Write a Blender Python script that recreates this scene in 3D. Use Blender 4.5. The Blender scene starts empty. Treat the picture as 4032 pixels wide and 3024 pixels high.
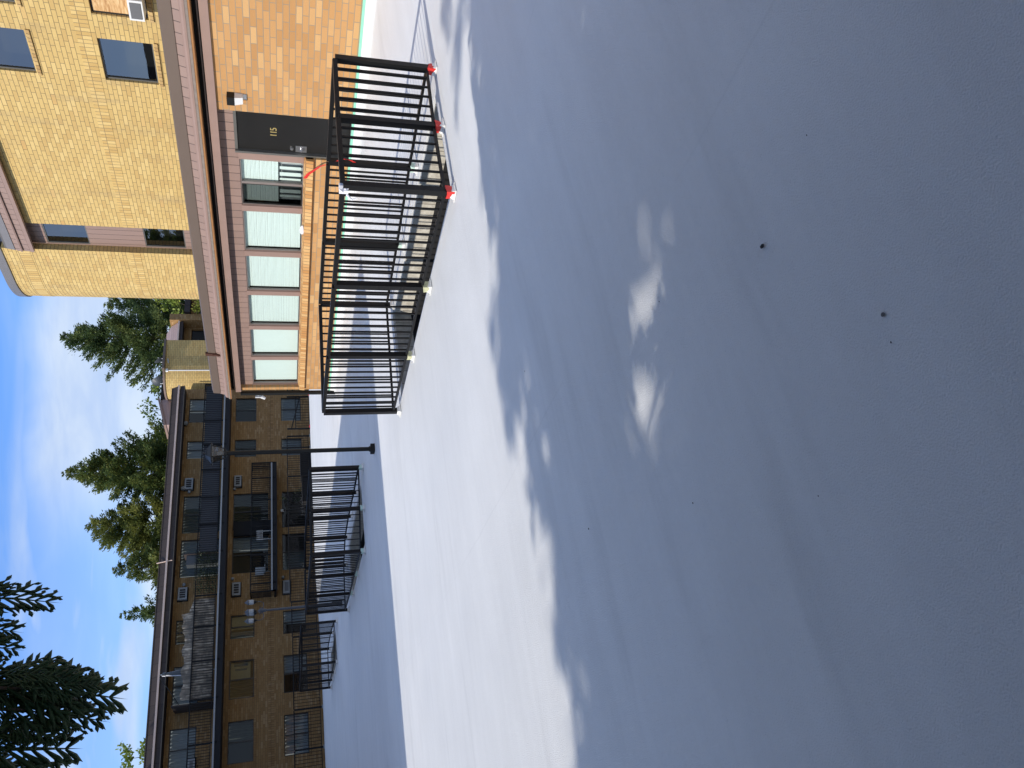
import bpy, math, random
import numpy as np
from mathutils import Vector, Matrix
R = math.radians
S = bpy.context.scene
COL = S.collection

# ------------------------------------------------------------------ camera
cam_d = bpy.data.cameras.new("camera")
cam_d.sensor_fit = 'HORIZONTAL'; cam_d.sensor_width = 36.0; cam_d.lens = 3010.0/4032.0*36.0
cam_d.clip_start = 0.05; cam_d.clip_end = 2000
cam = bpy.data.objects.new("camera", cam_d); COL.objects.link(cam)
yaw, pitch, roll = R(32.144), R(16.911), R(-0.535)
f_ = Vector((math.sin(yaw)*math.cos(pitch), math.cos(yaw)*math.cos(pitch), -math.sin(pitch)))
r_ = Vector((math.cos(yaw), -math.sin(yaw), 0)); u_ = r_.cross(f_)
rr = r_*math.cos(roll)+u_*math.sin(roll); uu = u_*math.cos(roll)-r_*math.sin(roll)
# the phone was held on its side: world-up points to the left of the picture
cx, cy, cz = -uu, rr, -f_
cam.matrix_world = Matrix(((cx.x, cy.x, cz.x, 0), (cx.y, cy.y, cz.y, 0), (cx.z, cy.z, cz.z, 1.6), (0, 0, 0, 1)))
S.camera = cam

# ------------------------------------------------------------------ light
SUN_EL = R(35.5)
SUN_STRENGTH, SKY_STRENGTH, EXPOSURE = 2.55, 0.15, 0.72
sd = bpy.data.lights.new("sun", 'SUN'); sd.energy = SUN_STRENGTH; sd.angle = R(0.53); sd.color = (1, .93, .83)
sun = bpy.data.objects.new("sun", sd); COL.objects.link(sun)
sdir = Vector((math.cos(SUN_EL), -0.012, -math.sin(SUN_EL)))
sun.rotation_euler = sdir.to_track_quat('-Z', 'Y').to_euler()
sun.location = (-30, 0, 30)
S.view_settings.view_transform = 'Standard'; S.view_settings.look = 'None'
S.view_settings.exposure = EXPOSURE; S.view_settings.gamma = 1.0

class NT:
    """small helper round a node tree"""
    def __init__(s, tree): s.t = tree; s.n = tree.nodes; s.l = tree.links
    def node(s, typ, **kw):
        n = s.n.new(typ)
        for k, v in kw.items(): setattr(n, k, v)
        return n
    def link(s, a, b): s.l.new(a, b)
    def put(s, sock, v):
        if isinstance(v, bpy.types.NodeSocket): s.l.new(v, sock)
        else: sock.default_value = v
    def math(s, op, a, b=0.0, c=0.0, clamp=False):
        n = s.node('ShaderNodeMath', operation=op); n.use_clamp = clamp
        s.put(n.inputs[0], a); s.put(n.inputs[1], b); s.put(n.inputs[2], c)
        return n.outputs[0]
    def smooth(s, v, lo, hi, a=0.0, b=1.0):
        n = s.node('ShaderNodeMapRange', interpolation_type='SMOOTHSTEP')
        s.put(n.inputs[0], v); n.inputs[1].default_value = lo; n.inputs[2].default_value = hi
        n.inputs[3].default_value = a; n.inputs[4].default_value = b
        return n.outputs[0]
    def mix(s, fac, a, b, blend='MIX'):
        n = s.node('ShaderNodeMix', data_type='RGBA', blend_type=blend)
        s.put(n.inputs[0], fac); s.put(n.inputs[6], a if isinstance(a, bpy.types.NodeSocket) else (*a, 1)); s.put(n.inputs[7], b if isinstance(b, bpy.types.NodeSocket) else (*b, 1))
        return n.outputs[2]
    def noise(s, vec, scale, detail=3.0, rough=.55, dist=0.0):
        n = s.node('ShaderNodeTexNoise')
        if vec is not None: s.link(vec, n.inputs['Vector'])
        n.inputs['Scale'].default_value = scale; n.inputs['Detail'].default_value = detail
        n.inputs['Roughness'].default_value = rough; n.inputs['Distortion'].default_value = dist
        return n.outputs['Fac']
    def comb(s, x, y, z=0.0):
        n = s.node('ShaderNodeCombineXYZ')
        for i, v in enumerate((x, y, z)): s.put(n.inputs[i], v)
        return n.outputs[0]
    def sep(s, vec):
        n = s.node('ShaderNodeSeparateXYZ'); s.link(vec, n.inputs[0]); return n.outputs
    def ramp(s, fac, stops, interp='LINEAR'):
        n = s.node('ShaderNodeValToRGB'); n.color_ramp.interpolation = interp
        e = n.color_ramp.elements
        while len(e) < len(stops): e.new(0.5)
        for el, (p, c) in zip(e, stops): el.position = p; el.color = (*c, 1)
        s.link(fac, n.inputs[0]); return n.outputs[0]
    def bump(s, h, strength, dist):
        n = s.node('ShaderNodeBump'); s.link(h, n.inputs['Height'])
        n.inputs['Strength'].default_value = strength; n.inputs['Distance'].default_value = dist
        return n.outputs[0]

w = bpy.data.worlds.new("World"); S.world = w; w.use_nodes = True
k = NT(w.node_tree); k.n.clear()
sky = k.node('ShaderNodeTexSky', sky_type='NISHITA'); sky.sun_disc = False
sky.sun_elevation = SUN_EL; sky.sun_rotation = R(-90); sky.altitude = 100; sky.air_density = 1.0; sky.dust_density = .6; sky.ozone_density = 1.6
tc = k.node('ShaderNodeTexCoord'); sx = k.sep(tc.outputs['Generated'])
azi = k.math('ARCTAN2', sx[0], sx[1]); elv = k.math('ARCSINE', sx[2])
wob = k.noise(k.comb(k.math('MULTIPLY', azi, 5.0), k.math('MULTIPLY', elv, 4.0), 1.3), 1.0, 4.0, .55)
tilt = k.math('ADD', elv, k.math('MULTIPLY', azi, -.06))
n1 = k.noise(k.comb(k.math('MULTIPLY', azi, 2.6), k.math('MULTIPLY', tilt, 15.0), 3.7), 1.0, 4.0, .5, .5)
n2 = k.noise(k.comb(k.math('MULTIPLY', azi, 7.0), k.math('MULTIPLY', tilt, 26.0), 9.1), 1.0, 4.0, .55, .3)
e2 = k.math('ADD', elv, k.math('MULTIPLY', k.math('SUBTRACT', wob, .5), .07))
bank = k.math('MULTIPLY', k.smooth(e2, R(16.6), R(13.6)), k.smooth(azi, R(20), R(29), .25, 1.0))
streak = k.math('MULTIPLY', k.smooth(n1, .45, .62), k.smooth(elv, R(18.5), R(13.5)))
low = k.smooth(elv, R(10.5), R(5.0), 0, .6)
high_fill = k.math('MULTIPLY', k.smooth(n1, .38, .6), k.smooth(elv, R(24), R(38)))  # clouds added overhead, out of view, to raise the fill light
mask = k.math('MAXIMUM', k.math('MAXIMUM', k.math('MULTIPLY', bank, .9), k.math('MULTIPLY', streak, .85)), k.math('MAXIMUM', low, k.math('MULTIPLY', high_fill, .95)))
west = k.math('MULTIPLY', k.smooth(azi, R(-5), R(-35)), k.smooth(elv, R(60), R(35), 0, .6))  # clouds added to the west, out of view, to grey the window reflections
mask = k.math('MAXIMUM', mask, west)
mask = k.math('MULTIPLY', mask, k.math('ADD', .80, k.math('MULTIPLY', n2, .35)), clamp=True)
cl = k.mix(k.smooth(n2, .35, .7), (2.3, 2.8, 3.7), (2.95, 3.4, 4.0))
skyc = k.mix(1.0, sky.outputs[0], (.42, .62, .94), 'MULTIPLY')
bg = k.node('ShaderNodeBackground'); bg.inputs[1].default_value = SKY_STRENGTH
k.link(k.mix(mask, skyc, cl), bg.inputs[0])
wo = k.node('ShaderNodeOutputWorld'); k.link(bg.outputs[0], wo.inputs[0])

# ------------------------------------------------------------------ materials
MATS = {}
def newmat(name):
    m = bpy.data.materials.new(name); m.use_nodes = True
    t = NT(m.node_tree); b = t.n['Principled BSDF']; MATS[name] = m
    return m, t, b
def plain(name, col, rough=.6, metal=0.0, var=.12, scale=6.0, spec=.5, bump=0.0, bscale=40.0):
    m, t, b = newmat(name)
    c = t.node('ShaderNodeTexCoord').outputs['Object']
    n = t.noise(c, scale, 4.0, .6)
    v = t.math('ADD', 1.0-var, t.math('MULTIPLY', n, 2*var))
    t.link(t.mix(1.0, col, t.comb(v, v, v), 'MULTIPLY'), b.inputs['Base Color'])
    b.inputs['Roughness'].default_value = rough; b.inputs['Metallic'].default_value = metal
    b.inputs['Specular IOR Level'].default_value = spec
    if bump: t.link(t.bump(t.noise(c, bscale, 3.0), bump, .01), b.inputs['Normal'])
    return m
def uvs(t):
    return t.sep(t.node('ShaderNodeUVMap').outputs[0])
def brick(name, stops, mortar, bw=.3, rh=.1, soldier=False, dirt=.25, ms=.007):
    m, t, b = newmat(name)
    s = uvs(t); U, V = (s[1], s[0]) if soldier else (s[0], s[1])
    if soldier: bw, rh = .305, .1
    vec = t.comb(U, V)
    bt = t.node('ShaderNodeTexBrick'); t.link(vec, bt.inputs['Vector'])
    bt.offset = 0.0 if soldier else .5; bt.offset_frequency = 2
    for i, v in (('Scale', 1.0), ('Mortar Size', ms), ('Mortar Smooth', .25), ('Brick Width', bw), ('Row Height', rh)): bt.inputs[i].default_value = v
    row = t.math('FLOOR', t.math('DIVIDE', V, rh))
    odd = t.math('FLOORED_MODULO', row, 2.0)
    off = 0.0 if soldier else t.math('MULTIPLY', t.math('SUBTRACT', 1.0, odd), bw*.5)
    colm = t.math('FLOOR', t.math('DIVIDE', t.math('ADD', U, off), bw))
    wn = t.node('ShaderNodeTexWhiteNoise', noise_dimensions='2D'); t.link(t.comb(colm, row), wn.inputs['Vector'])
    c = t.ramp(wn.outputs['Value'], stops)
    gr = t.noise(t.comb(s[0], s[1]), 60.0, 4.0, .7)
    g = t.math('ADD', .86, t.math('MULTIPLY', gr, .28))
    c = t.mix(1.0, c, t.comb(g, g, g), 'MULTIPLY')
    big = t.noise(t.comb(t.math('MULTIPLY', s[0], 2.6), t.math('MULTIPLY', s[1], .5)), .8, 6.0, .68)
    c = t.mix(t.math('MULTIPLY', t.smooth(big, .5, .7), dirt), c, (.28, .21, .13), 'MIX')
    mo = t.mix(t.noise(t.comb(s[0], s[1]), 2.5, 3.0), mortar, tuple(x*.62 for x in mortar))
    t.link(t.mix(bt.outputs['Fac'], c, mo), b.inputs['Base Color'])
    b.inputs['Roughness'].default_value = .8; b.inputs['Specular IOR Level'].default_value = .3
    h = t.math('ADD', t.math('MULTIPLY', t.math('SUBTRACT', 1.0, bt.outputs['Fac']), 1.0), t.math('MULTIPLY', gr, .35))
    t.link(t.bump(h, .55, .008), b.inputs['Normal'])
    return m
def groove(name, col, pitch=.2, width=.012, horizontal=False, rough=.6, var=.12):
    m, t, b = newmat(name)
    s = uvs(t); a = s[1] if horizontal else s[0]
    fr = t.math('FRACT', t.math('DIVIDE', a, pitch))
    d = t.math('LESS_THAN', fr, width/pitch)
    brd = t.math('FLOOR', t.math('DIVIDE', a, pitch))
    wn = t.node('ShaderNodeTexWhiteNoise', noise_dimensions='1D'); t.link(brd, wn.inputs['W'])
    n = t.noise(t.comb(t.math('MULTIPLY', s[0], 4.0), t.math('MULTIPLY', s[1], 1.3)), 1.5, 4.0, .6)
    v = t.math('ADD', 1-var, t.math('ADD', t.math('MULTIPLY', wn.outputs['Value'], var), t.math('MULTIPLY', n, var)))
    c = t.mix(1.0, col, t.comb(v, v, v), 'MULTIPLY')
    t.link(t.mix(d, c, tuple(x*.22 for x in col)), b.inputs['Base Color'])
    t.link(t.bump(t.math('SUBTRACT', 1.0, d), .6, .012), b.inputs['Normal'])
    b.inputs['Roughness'].default_value = rough
    return m
def glass(name, tint=(.85, .9, .9), base=.06, spread=.94):
    m, t, b = newmat(name); t.n.remove(b)
    lw = t.node('ShaderNodeLayerWeight'); lw.inputs['Blend'].default_value = .5
    fac = t.math('ADD', base, t.math('MULTIPLY', t.math('POWER', lw.outputs['Facing'], 4.0), spread), clamp=True)
    tr = t.node('ShaderNodeBsdfTransparent'); tr.inputs[0].default_value = (*tint, 1)
    gl = t.node('ShaderNodeBsdfGlossy'); gl.inputs['Roughness'].default_value = .012
    gc = t.node('ShaderNodeTexCoord').outputs['Object']
    t.link(t.bump(t.noise(gc, 1.1, 1.0), .03, .05), gl.inputs['Normal'])
    mx = t.node('ShaderNodeMixShader'); t.link(fac, mx.inputs[0]); t.link(tr.outputs[0], mx.inputs[1]); t.link(gl.outputs[0], mx.inputs[2])
    t.link(mx.outputs[0], t.n['Material Output'].inputs[0])
    return m
def leaf(name, a, b_, c_, rough=.55, trans=.35, scale=.55):
    m, t, b = newmat(name)
    c = t.node('ShaderNodeTexCoord').outputs['Object']
    n = t.noise(c, scale, 2.0); n2 = t.noise(c, scale*9, 2.0)
    f = t.math('ADD', t.math('MULTIPLY', n, .62), t.math('MULTIPLY', n2, .38))
    t.link(t.ramp(f, [(.36, a), (.5, b_), (.64, c_)]), b.inputs['Base Color'])
    b.inputs['Roughness'].default_value = rough; b.inputs['Specular IOR Level'].default_value = .25
    b.inputs['Subsurface Weight'].default_value = 0
    if trans:
        tl = t.node('ShaderNodeBsdfTranslucent'); t.link(b.inputs['Base Color'].links[0].from_socket, tl.inputs[0])
        mx = t.node('ShaderNodeMixShader'); mx.inputs[0].default_value = trans
        t.link(b.outputs[0], mx.inputs[1]); t.link(tl.outputs[0], mx.inputs[2]); t.link(mx.outputs[0], t.n['Material Output'].inputs[0])
    return m

brick('brick_yellow', [(0, (.52, .345, .125)), (.3, (.565, .39, .145)), (.8, (.60, .42, .158)), (.97, (.64, .46, .185)), (1, (.54, .335, .12))], (.27, .2, .1), dirt=.3)
brick('brick_yellow_soldier', [(0, (.51, .33, .115)), (.4, (.58, .39, .14)), (1, (.65, .465, .185))], (.30, .22, .12), soldier=True)
brick('brick_orange', [(0, (.43, .225, .085)), (.35, (.475, .255, .098)), (.8, (.515, .285, .115)), (1, (.57, .345, .15))], (.36, .29, .2), dirt=.15)
brick('brick_orange_rowlock', [(0, (.46, .22, .07)), (.5, (.56, .30, .11)), (1, (.66, .42, .18))], (.22, .16, .1), soldier=True, dirt=.1)
brick('brick_sill', [(0, (.38, .23, .09)), (.5, (.46, .30, .12)), (1, (.54, .37, .16))], (.10, .075, .045), soldier=True, dirt=.3)
brick('brick_brown_shaded', [(0, (.27, .15, .055)), (.4, (.305, .175, .066)), (.8, (.335, .198, .08)), (1, (.40, .255, .12))], (.2, .128, .058), dirt=.12)  # browner brick, darkened further to carry some of the far block's shade
brick('brick_brown_shaded_soldier', [(0, (.26, .145, .055)), (.5, (.305, .175, .068)), (1, (.36, .22, .095))], (.12, .075, .035), soldier=True)
groove('pink_board', (.27, .18, .146)); groove('pink_lap', (.40, .28, .25), pitch=.085, width=.006, horizontal=True)
plain('pink_trim', (.29, .193, .157), .55, bump=.1, scale=3)
plain('flashing', (.135, .097, .072), .55, .1, var=.08, scale=2)
plain('flashing_grey', (.2, .185, .18), .45, .3, var=.08, scale=2)
plain('membrane', (.21, .17, .14), .9, var=.35, scale=9)
plain('bare_wood', (.36, .17, .06), .7, var=.3, scale=5)
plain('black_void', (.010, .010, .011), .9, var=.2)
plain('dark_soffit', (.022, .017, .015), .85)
groove('shingle_brown', (.042, .03, .026), pitch=.62, width=.02, rough=.8, var=.25)
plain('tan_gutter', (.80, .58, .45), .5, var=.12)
plain('gutter_dark', (.11, .085, .06), .6)  # dark brown for the drip edge and roof cap
plain('rail_black', (.0075, .0078, .0085), .42, .0, var=.2, scale=20, spec=.28)
plain('rail_far', (.006, .0064, .0075), .55, .0, var=.2, scale=20, spec=.2)
plain('door_black', (.0135, .013, .012), .38, var=.3, scale=3)
plain('brass', (.7, .55, .22), .4, .6); plain('steel', (.62, .62, .62), .3, .9, var=.06)
plain('frame_dark', (.02, .018, .016), .4); plain('frame_pale', (.26, .22, .2), .4, .2); plain('bracket_stain', (.05, .045, .035), .95); plain('frame_grey', (.17, .165, .15), .4, .4)
plain('white_plastic', (.72, .72, .70), .5, var=.06); plain('white_grey', (.27, .28, .28), .55)
plain('blind_white', (.66, .76, .72), .55, var=.04); plain('curtain_grey', (.13, .15, .145), .9, var=.3, scale=3)
plain('curtain_green', (.045, .055, .045), .9, var=.4, scale=4); plain('curtain_cream', (.42, .35, .2), .9, var=.2); plain('curtain_light', (.36, .39, .40), .9, var=.2, scale=3)
plain('room_dark', (.035, .032, .03), .9); plain('grille_grey', (.13, .13, .13), .6)
plain('mint', (.24, .60, .43), .6, var=.15, scale=8); plain('mint_pale', (.55, .72, .64), .6)
plain('tape_red', (.62, .035, .03), .38, var=.25, scale=30); plain('tape_white', (.75, .75, .72), .4); plain('paper_yellow', (.5, .5, .32), .7)
plain('bronze_paint', (.012, .0125, .0115), .5, .0, spec=.25); plain('blue_grey_paint', (.075, .085, .1), .5)
plain('lamp_glass', (.4, .42, .43), .25, var=.1); plain('lantern_top', (.022, .022, .02), .5, .2); plain('dish_grey', (.05, .058, .065), .5)
plain('teal', (.02, .19, .2), .5); plain('green_cloth', (.09, .2, .11), .8); plain('coping_brown', (.2, .14, .115), .6); plain('rust', (.09, .035, .02), .7, .3)
plain('grit', (.02, .019, .02), .8, var=.4, scale=60); plain('grit_grey', (.11, .1, .1), .8, var=.4, scale=60)
plain('bark', (.07, .05, .035), .9, bump=.5, bscale=14); plain('pot', (.12, .06, .035), .8)
plain('slate_panel', (.04, .043, .05), .5, var=.18, scale=1.4)
plain('roof_gravel', (.2, .19, .18), .9, bump=.4)
plain('red_flower', (.55, .03, .06), .6); plain('white_cloth', (.78, .78, .82), .8)
glass('lamp_pane', (.6, .6, .58), .07); glass('screen_mesh', (.42, .43, .43), .03, .2); glass('glass_clear', (.96, .99, .98), .04); glass('glass_dark', (.6, .64, .64), .035); glass('glass_coated', (.5, .54, .55), .22)
leaf('needles', (.045, .08, .026), (.105, .15, .042), (.22, .25, .065)); leaf('needles_olive', (.075, .105, .028), (.17, .19, .045), (.29, .295, .075))
leaf('needles_blue', (.05, .085, .038), (.10, .145, .052), (.21, .245, .08)); leaf('leaves', (.09, .14, .025), (.2, .26, .045), (.33, .38, .07))
leaf('cedar', (.012, .03, .012), (.02, .048, .016), (.035, .06, .018), trans=.05, scale=1.3); leaf('vine', (.09, .14, .02), (.17, .21, .03), (.28, .3, .06))
leaf('ivy', (.01, .015, .008), (.02, .03, .012), (.05, .06, .03), trans=.1, scale=5)

# painted canvas of plywood, bamboo screen, deck, block
m, t, b = newmat('plywood')
s = uvs(t); n = t.noise(t.comb(t.math('MULTIPLY', s[0], 1.0), t.math('MULTIPLY', s[1], 4.0)), 2.2, 5.0, .6, 2.5)
t.link(t.ramp(n, [(.35, (.40, .20, .07)), (.5, (.60, .36, .15)), (.68, (.70, .50, .26))]), b.inputs['Base Color']); b.inputs['Roughness'].default_value = .65
m, t, b = newmat('bamboo_screen')
s = uvs(t); n = t.noise(t.comb(t.math('MULTIPLY', s[0], 16.0), t.math('MULTIPLY', s[1], 1.1)), 1.0, 3.0, .7)
n2 = t.noise(t.comb(t.math('MULTIPLY', s[0], 1.6), t.math('MULTIPLY', s[1], 2.2)), 1.0, 4.0, .6)
t.link(t.mix(t.smooth(n2, .4, .6), t.ramp(n, [(.35, (.09, .076, .058)), (.5, (.24, .2, .15)), (.66, (.62, .55, .43))]), t.ramp(n, [(.3, (.06, .054, .045)), (.7, (.2, .175, .14))])), b.inputs['Base Color']); b.inputs['Roughness'].default_value = .9
m, t, b = newmat('deck_coating')
P = t.node('ShaderNodeNewGeometry').outputs['Position']; sp = t.sep(P)
st = t.noise(t.comb(t.math('MULTIPLY', sp[0], .5), t.math('MULTIPLY', sp[1], 2.0)), 1.1, 5.0, .62)
pt = t.noise(P, .55, 5.0, .6, .4); fine = t.noise(P, 26.0, 5.0, .65); stip = t.noise(P, 150.0, 3.0, .65); speck = t.noise(P, 75.0, 2.0, .7)
pud = t.noise(t.comb(t.math('MULTIPLY', sp[0], .22), t.math('MULTIPLY', sp[1], 1.7), 7.0), 1.0, 4.0, .6)
v = t.math('ADD', .72, t.math('ADD', t.math('MULTIPLY', st, .16), t.math('ADD', t.math('MULTIPLY', pt, .20), t.math('MULTIPLY', fine, .06))))
v = t.math('SUBTRACT', v, t.smooth(pud, .56, .72, 0, .09))
s2 = t.noise(t.comb(t.math('MULTIPLY', sp[0], .8), t.math('MULTIPLY', sp[1], 7.0), 2.0), 1.0, 4.0, .6)
v = t.math('ADD', v, t.math('MULTIPLY', t.math('SUBTRACT', s2, .5), .08))
v = t.math('SUBTRACT', v, t.smooth(speck, .64, .74, 0, .10))
seam = t.node('ShaderNodeTexBrick'); seam.offset = .37; dn = t.noise(P, .9, 3.0)
t.link(t.comb(t.math('ADD', sp[1], t.math('MULTIPLY', dn, .25)), t.math('ADD', sp[0], t.math('MULTIPLY', dn, .1))), seam.inputs['Vector'])
for i, q in (('Scale', 1.0), ('Mortar Size', .012), ('Mortar Smooth', .8), ('Brick Width', 7.5), ('Row Height', 2.3)): seam.inputs[i].default_value = q
v = t.math('SUBTRACT', v, t.math('MULTIPLY', seam.outputs['Fac'], t.smooth(pt, .4, .6, .0, .045)))
t.link(t.mix(1.0, (.775, .785, .785), t.comb(v, v, v), 'MULTIPLY'), b.inputs['Base Color'])
t.link(t.math('ADD', .42, t.math('MULTIPLY', pt, .3)), b.inputs['Roughness'])
b.inputs['Specular IOR Level'].default_value = .35
h = t.math('ADD', t.math('MULTIPLY', stip, 1.0), t.math('ADD', t.math('MULTIPLY', fine, .35), t.math('MULTIPLY', t.noise(P, 4.0, 3.0), .25)))
t.link(t.bump(h, .75, .010), b.inputs['Normal'])
m, t, b = newmat('concrete_block')
s = uvs(t); n = t.noise(t.comb(s[0], s[1]), 9.0, 5.0, .7)
bt = t.node('ShaderNodeTexBrick'); t.link(t.comb(s[0], s[1]), bt.inputs['Vector'])
for i, v in (('Scale', 1.0), ('Mortar Size', .006), ('Brick Width', .21), ('Row Height', .5)): bt.inputs[i].default_value = v
t.link(t.mix(bt.outputs['Fac'], t.ramp(n, [(.35, (.38, .35, .29)), (.65, (.6, .57, .49))]), (.2, .18, .15)), b.inputs['Base Color']); b.inputs['Roughness'].default_value = .9
t.link(t.bump(n, .5, .01), b.inputs['Normal'])

# ------------------------------------------------------------------ mesh helper
class MB:
    def __init__(s): s.v = []; s.f = []; s.uv = []; s.mi = []
    def quad(s, pts, mi=0, uv=None):
        i = len(s.v); s.v += [tuple(p) for p in pts]; s.f.append(tuple(range(i, i+len(pts)))); s.mi.append(mi)
        if uv is None:
            a, b_, c = (Vector(p) for p in pts[:3]); n = (b_-a).cross(c-a)
            ax = max(range(3), key=lambda q: abs(n[q]))
            uv = [((p[1], p[2]) if ax == 0 else (p[0], p[2]) if ax == 1 else (p[0], p[1])) for p in pts]
        s.uv += list(uv)
    def hexa(s, c, mi=0):
        """eight corners: bottom four then top four"""
        for q in ((0, 3, 2, 1), (4, 5, 6, 7), (0, 1, 5, 4), (1, 2, 6, 5), (2, 3, 7, 6), (3, 0, 4, 7)): s.quad([c[j] for j in q], mi)
    def box(s, x0, x1, y0, y1, z0, z1, mi=0):
        s.hexa([(x0, y0, z0), (x1, y0, z0), (x1, y1, z0), (x0, y1, z0), (x0, y0, z1), (x1, y0, z1), (x1, y1, z1), (x0, y1, z1)], mi)
    def bar(s, p0, p1, w, h, mi=0, up=(0, 0, 1)):
        p0, p1 = Vector(p0), Vector(p1); d = (p1-p0).normalized(); up = Vector(up)
        if abs(d.dot(up)) > .95: up = Vector((0, 1, 0))
        a = d.cross(up).normalized()*w*.5; c = a.cross(d).normalized()*h*.5
        s.hexa([p0-a-c, p0+a-c, p1+a-c, p1-a-c, p0-a+c, p0+a+c, p1+a+c, p1-a+c], mi)
    def post(s, x, y, z0, z1, w, ang=0.0, w2=None, mi=0):
        w2 = w if w2 is None else w2; o = []
        for z, q in ((z0, w), (z1, w2)):
            for a, b_ in ((-1, -1), (1, -1), (1, 1), (-1, 1)):
                o.append((x+(a*math.cos(ang)-b_*math.sin(ang))*q*.5, y+(a*math.sin(ang)+b_*math.cos(ang))*q*.5, z))
        s.hexa(o, mi)
    def tube(s, pts, rad, n=10, mi=0, cap=True):
        pts = [Vector(p) for p in pts]; rad = rad if isinstance(rad, (list, tuple)) else [rad]*len(pts)
        rings = []; ref = Vector((0.0, 0.0, 1.0)); i0 = len(s.v)
        for i, p in enumerate(pts):
            d = (pts[min(i+1, len(pts)-1)]-pts[max(i-1, 0)]).normalized()
            if abs(d.dot(ref)) > .95: ref = Vector((1, .2, 0))
            a = d.cross(ref).normalized(); c = a.cross(d)
            rings.append([p+(a*math.cos(q*2*math.pi/n)+c*math.sin(q*2*math.pi/n))*rad[i] for q in range(n)])
        for i in range(len(rings)-1):
            for q in range(n):
                s.quad([rings[i][q], rings[i][(q+1) % n], rings[i+1][(q+1) % n], rings[i+1][q]], mi)
        if cap: s.quad(rings[0][::-1], mi); s.quad(rings[-1], mi)
    def lathe(s, c, prof, n=14, mi=0):
        c = Vector(c)
        rings = [[c+Vector((r*math.cos(q*2*math.pi/n), r*math.sin(q*2*math.pi/n), z)) for q in range(n)] for r, z in prof]
        for i in range(len(rings)-1):
            for q in range(n): s.quad([rings[i][q], rings[i][(q+1) % n], rings[i+1][(q+1) % n], rings[i+1][q]], mi)
    def extrude(s, prof, axis, a0, a1, mi=0, caps=True):
        """closed profile of (depth, z) pushed along x or y"""
        g = (lambda d, z, a: (d, a, z)) if axis == 'y' else (lambda d, z, a: (a, d, z))
        n = len(prof)
        for i in range(n):
            (d0, z0), (d1, z1) = prof[i], prof[(i+1) % n]
            l = math.hypot(d1-d0, z1-z0)
            s.quad([g(d0, z0, a0), g(d0, z0, a1), g(d1, z1, a1), g(d1, z1, a0)], mi, [(a0, z0), (a1, z0), (a1, z0+l), (a0, z0+l)])
        if caps:
            s.quad([g(d, z, a0) for d, z in prof], mi); s.quad([g(d, z, a1) for d, z in prof][::-1], mi)
    def build(s, name, mats, parent=None, smooth=False, weld=False):
        me = bpy.data.meshes.new(name); me.from_pydata(s.v, [], s.f)
        for q in (mats if isinstance(mats, (list, tuple)) else [mats]): me.materials.append(MATS[q])
        if any(s.mi): me.polygons.foreach_set('material_index', s.mi)
        u = me.uv_layers.new(name='UVMap'); u.data.foreach_set('uv', [c for p in s.uv for c in p])
        if smooth: me.polygons.foreach_set('use_smooth', [True]*len(s.f))
        me.update()
        return link(name, me, parent)
def link(name, me, parent=None):
    o = bpy.data.objects.new(name, me); COL.objects.link(o)
    if parent is not None:
        o.parent = parent
        o.matrix_parent_inverse = Matrix.Translation(-world_at(parent))
    return o
def world_at(o):
    if o is None: return Vector((0, 0, 0))
    return world_at(o.parent)+(o.matrix_parent_inverse.translation if o.parent else Vector((0, 0, 0)))+Vector(o.location)
def tag(o, label, cat, group=None):
    o['label'] = label; o['category'] = cat
    if group: o['group'] = group
    return o
def thing(name, loc, label, cat, group=None):
    o = bpy.data.objects.new(name, None); o.empty_display_size = .2; o.location = loc; COL.objects.link(o)
    return tag(o, label, cat, group)
def struct(o): o['kind'] = 'structure'; return o

# ------------------------------------------------------------------ setting: deck, lower ground
WELLS = [(5.44, 6.86, 5.12, 8.98), (5.55, 6.85, 14.75, 18.35), (5.62, 6.5, 24.65, 27.7)]
def deck_z(x): return 0.0 if x < 8.6 else .105*min(1.0, (x-8.6)/3.05)
xs = sorted({-14.0, -1, 2, 5, 8.6, 9.2, 9.8, 10.4, 11.0, 11.64, 26.0} | {q for a in WELLS for q in a[:2]})
ys = sorted({-9.0, -2, 2, 34.0} | {q for a in WELLS for q in a[2:]} | {10.0, 12.5, 21.0, 31.0})
mb = MB()
def hole(x, y): return any(a < x < b_ and c < y < d for a, b_, c, d in WELLS)
edge = lambda x: 34.28+.113*(x-3.74)
for i in range(len(xs)-1):
    for j in range(len(ys)-1):
        xm, ym = (xs[i]+xs[i+1])/2, (ys[j]+ys[j+1])/2
        if hole(xm, ym): continue
        if xm > 11.64 and ym < 18: continue
        x0, x1, y0, y1 = xs[i], xs[i+1], ys[j], ys[j+1]
        mb.quad([(x0, y0, deck_z(x0)), (x1, y0, deck_z(x1)), (x1, y1, deck_z(x1)), (x0, y1, deck_z(x0))])
for i in range(len(xs)-1):
    x0, x1 = xs[i], xs[i+1]
    mb.quad([(x0, 34.0, deck_z(x0)), (x1, 34.0, deck_z(x1)), (x1, edge(x1), deck_z(x1)), (x0, edge(x0), deck_z(x0))])
    mb.quad([(x0, edge(x0), -.3), (x1, edge(x1), -.3), (x1, edge(x1), deck_z(x1)), (x0, edge(x0), deck_z(x0))])
struct(mb.build('deck', 'deck_coating'))
mb = MB()
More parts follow.
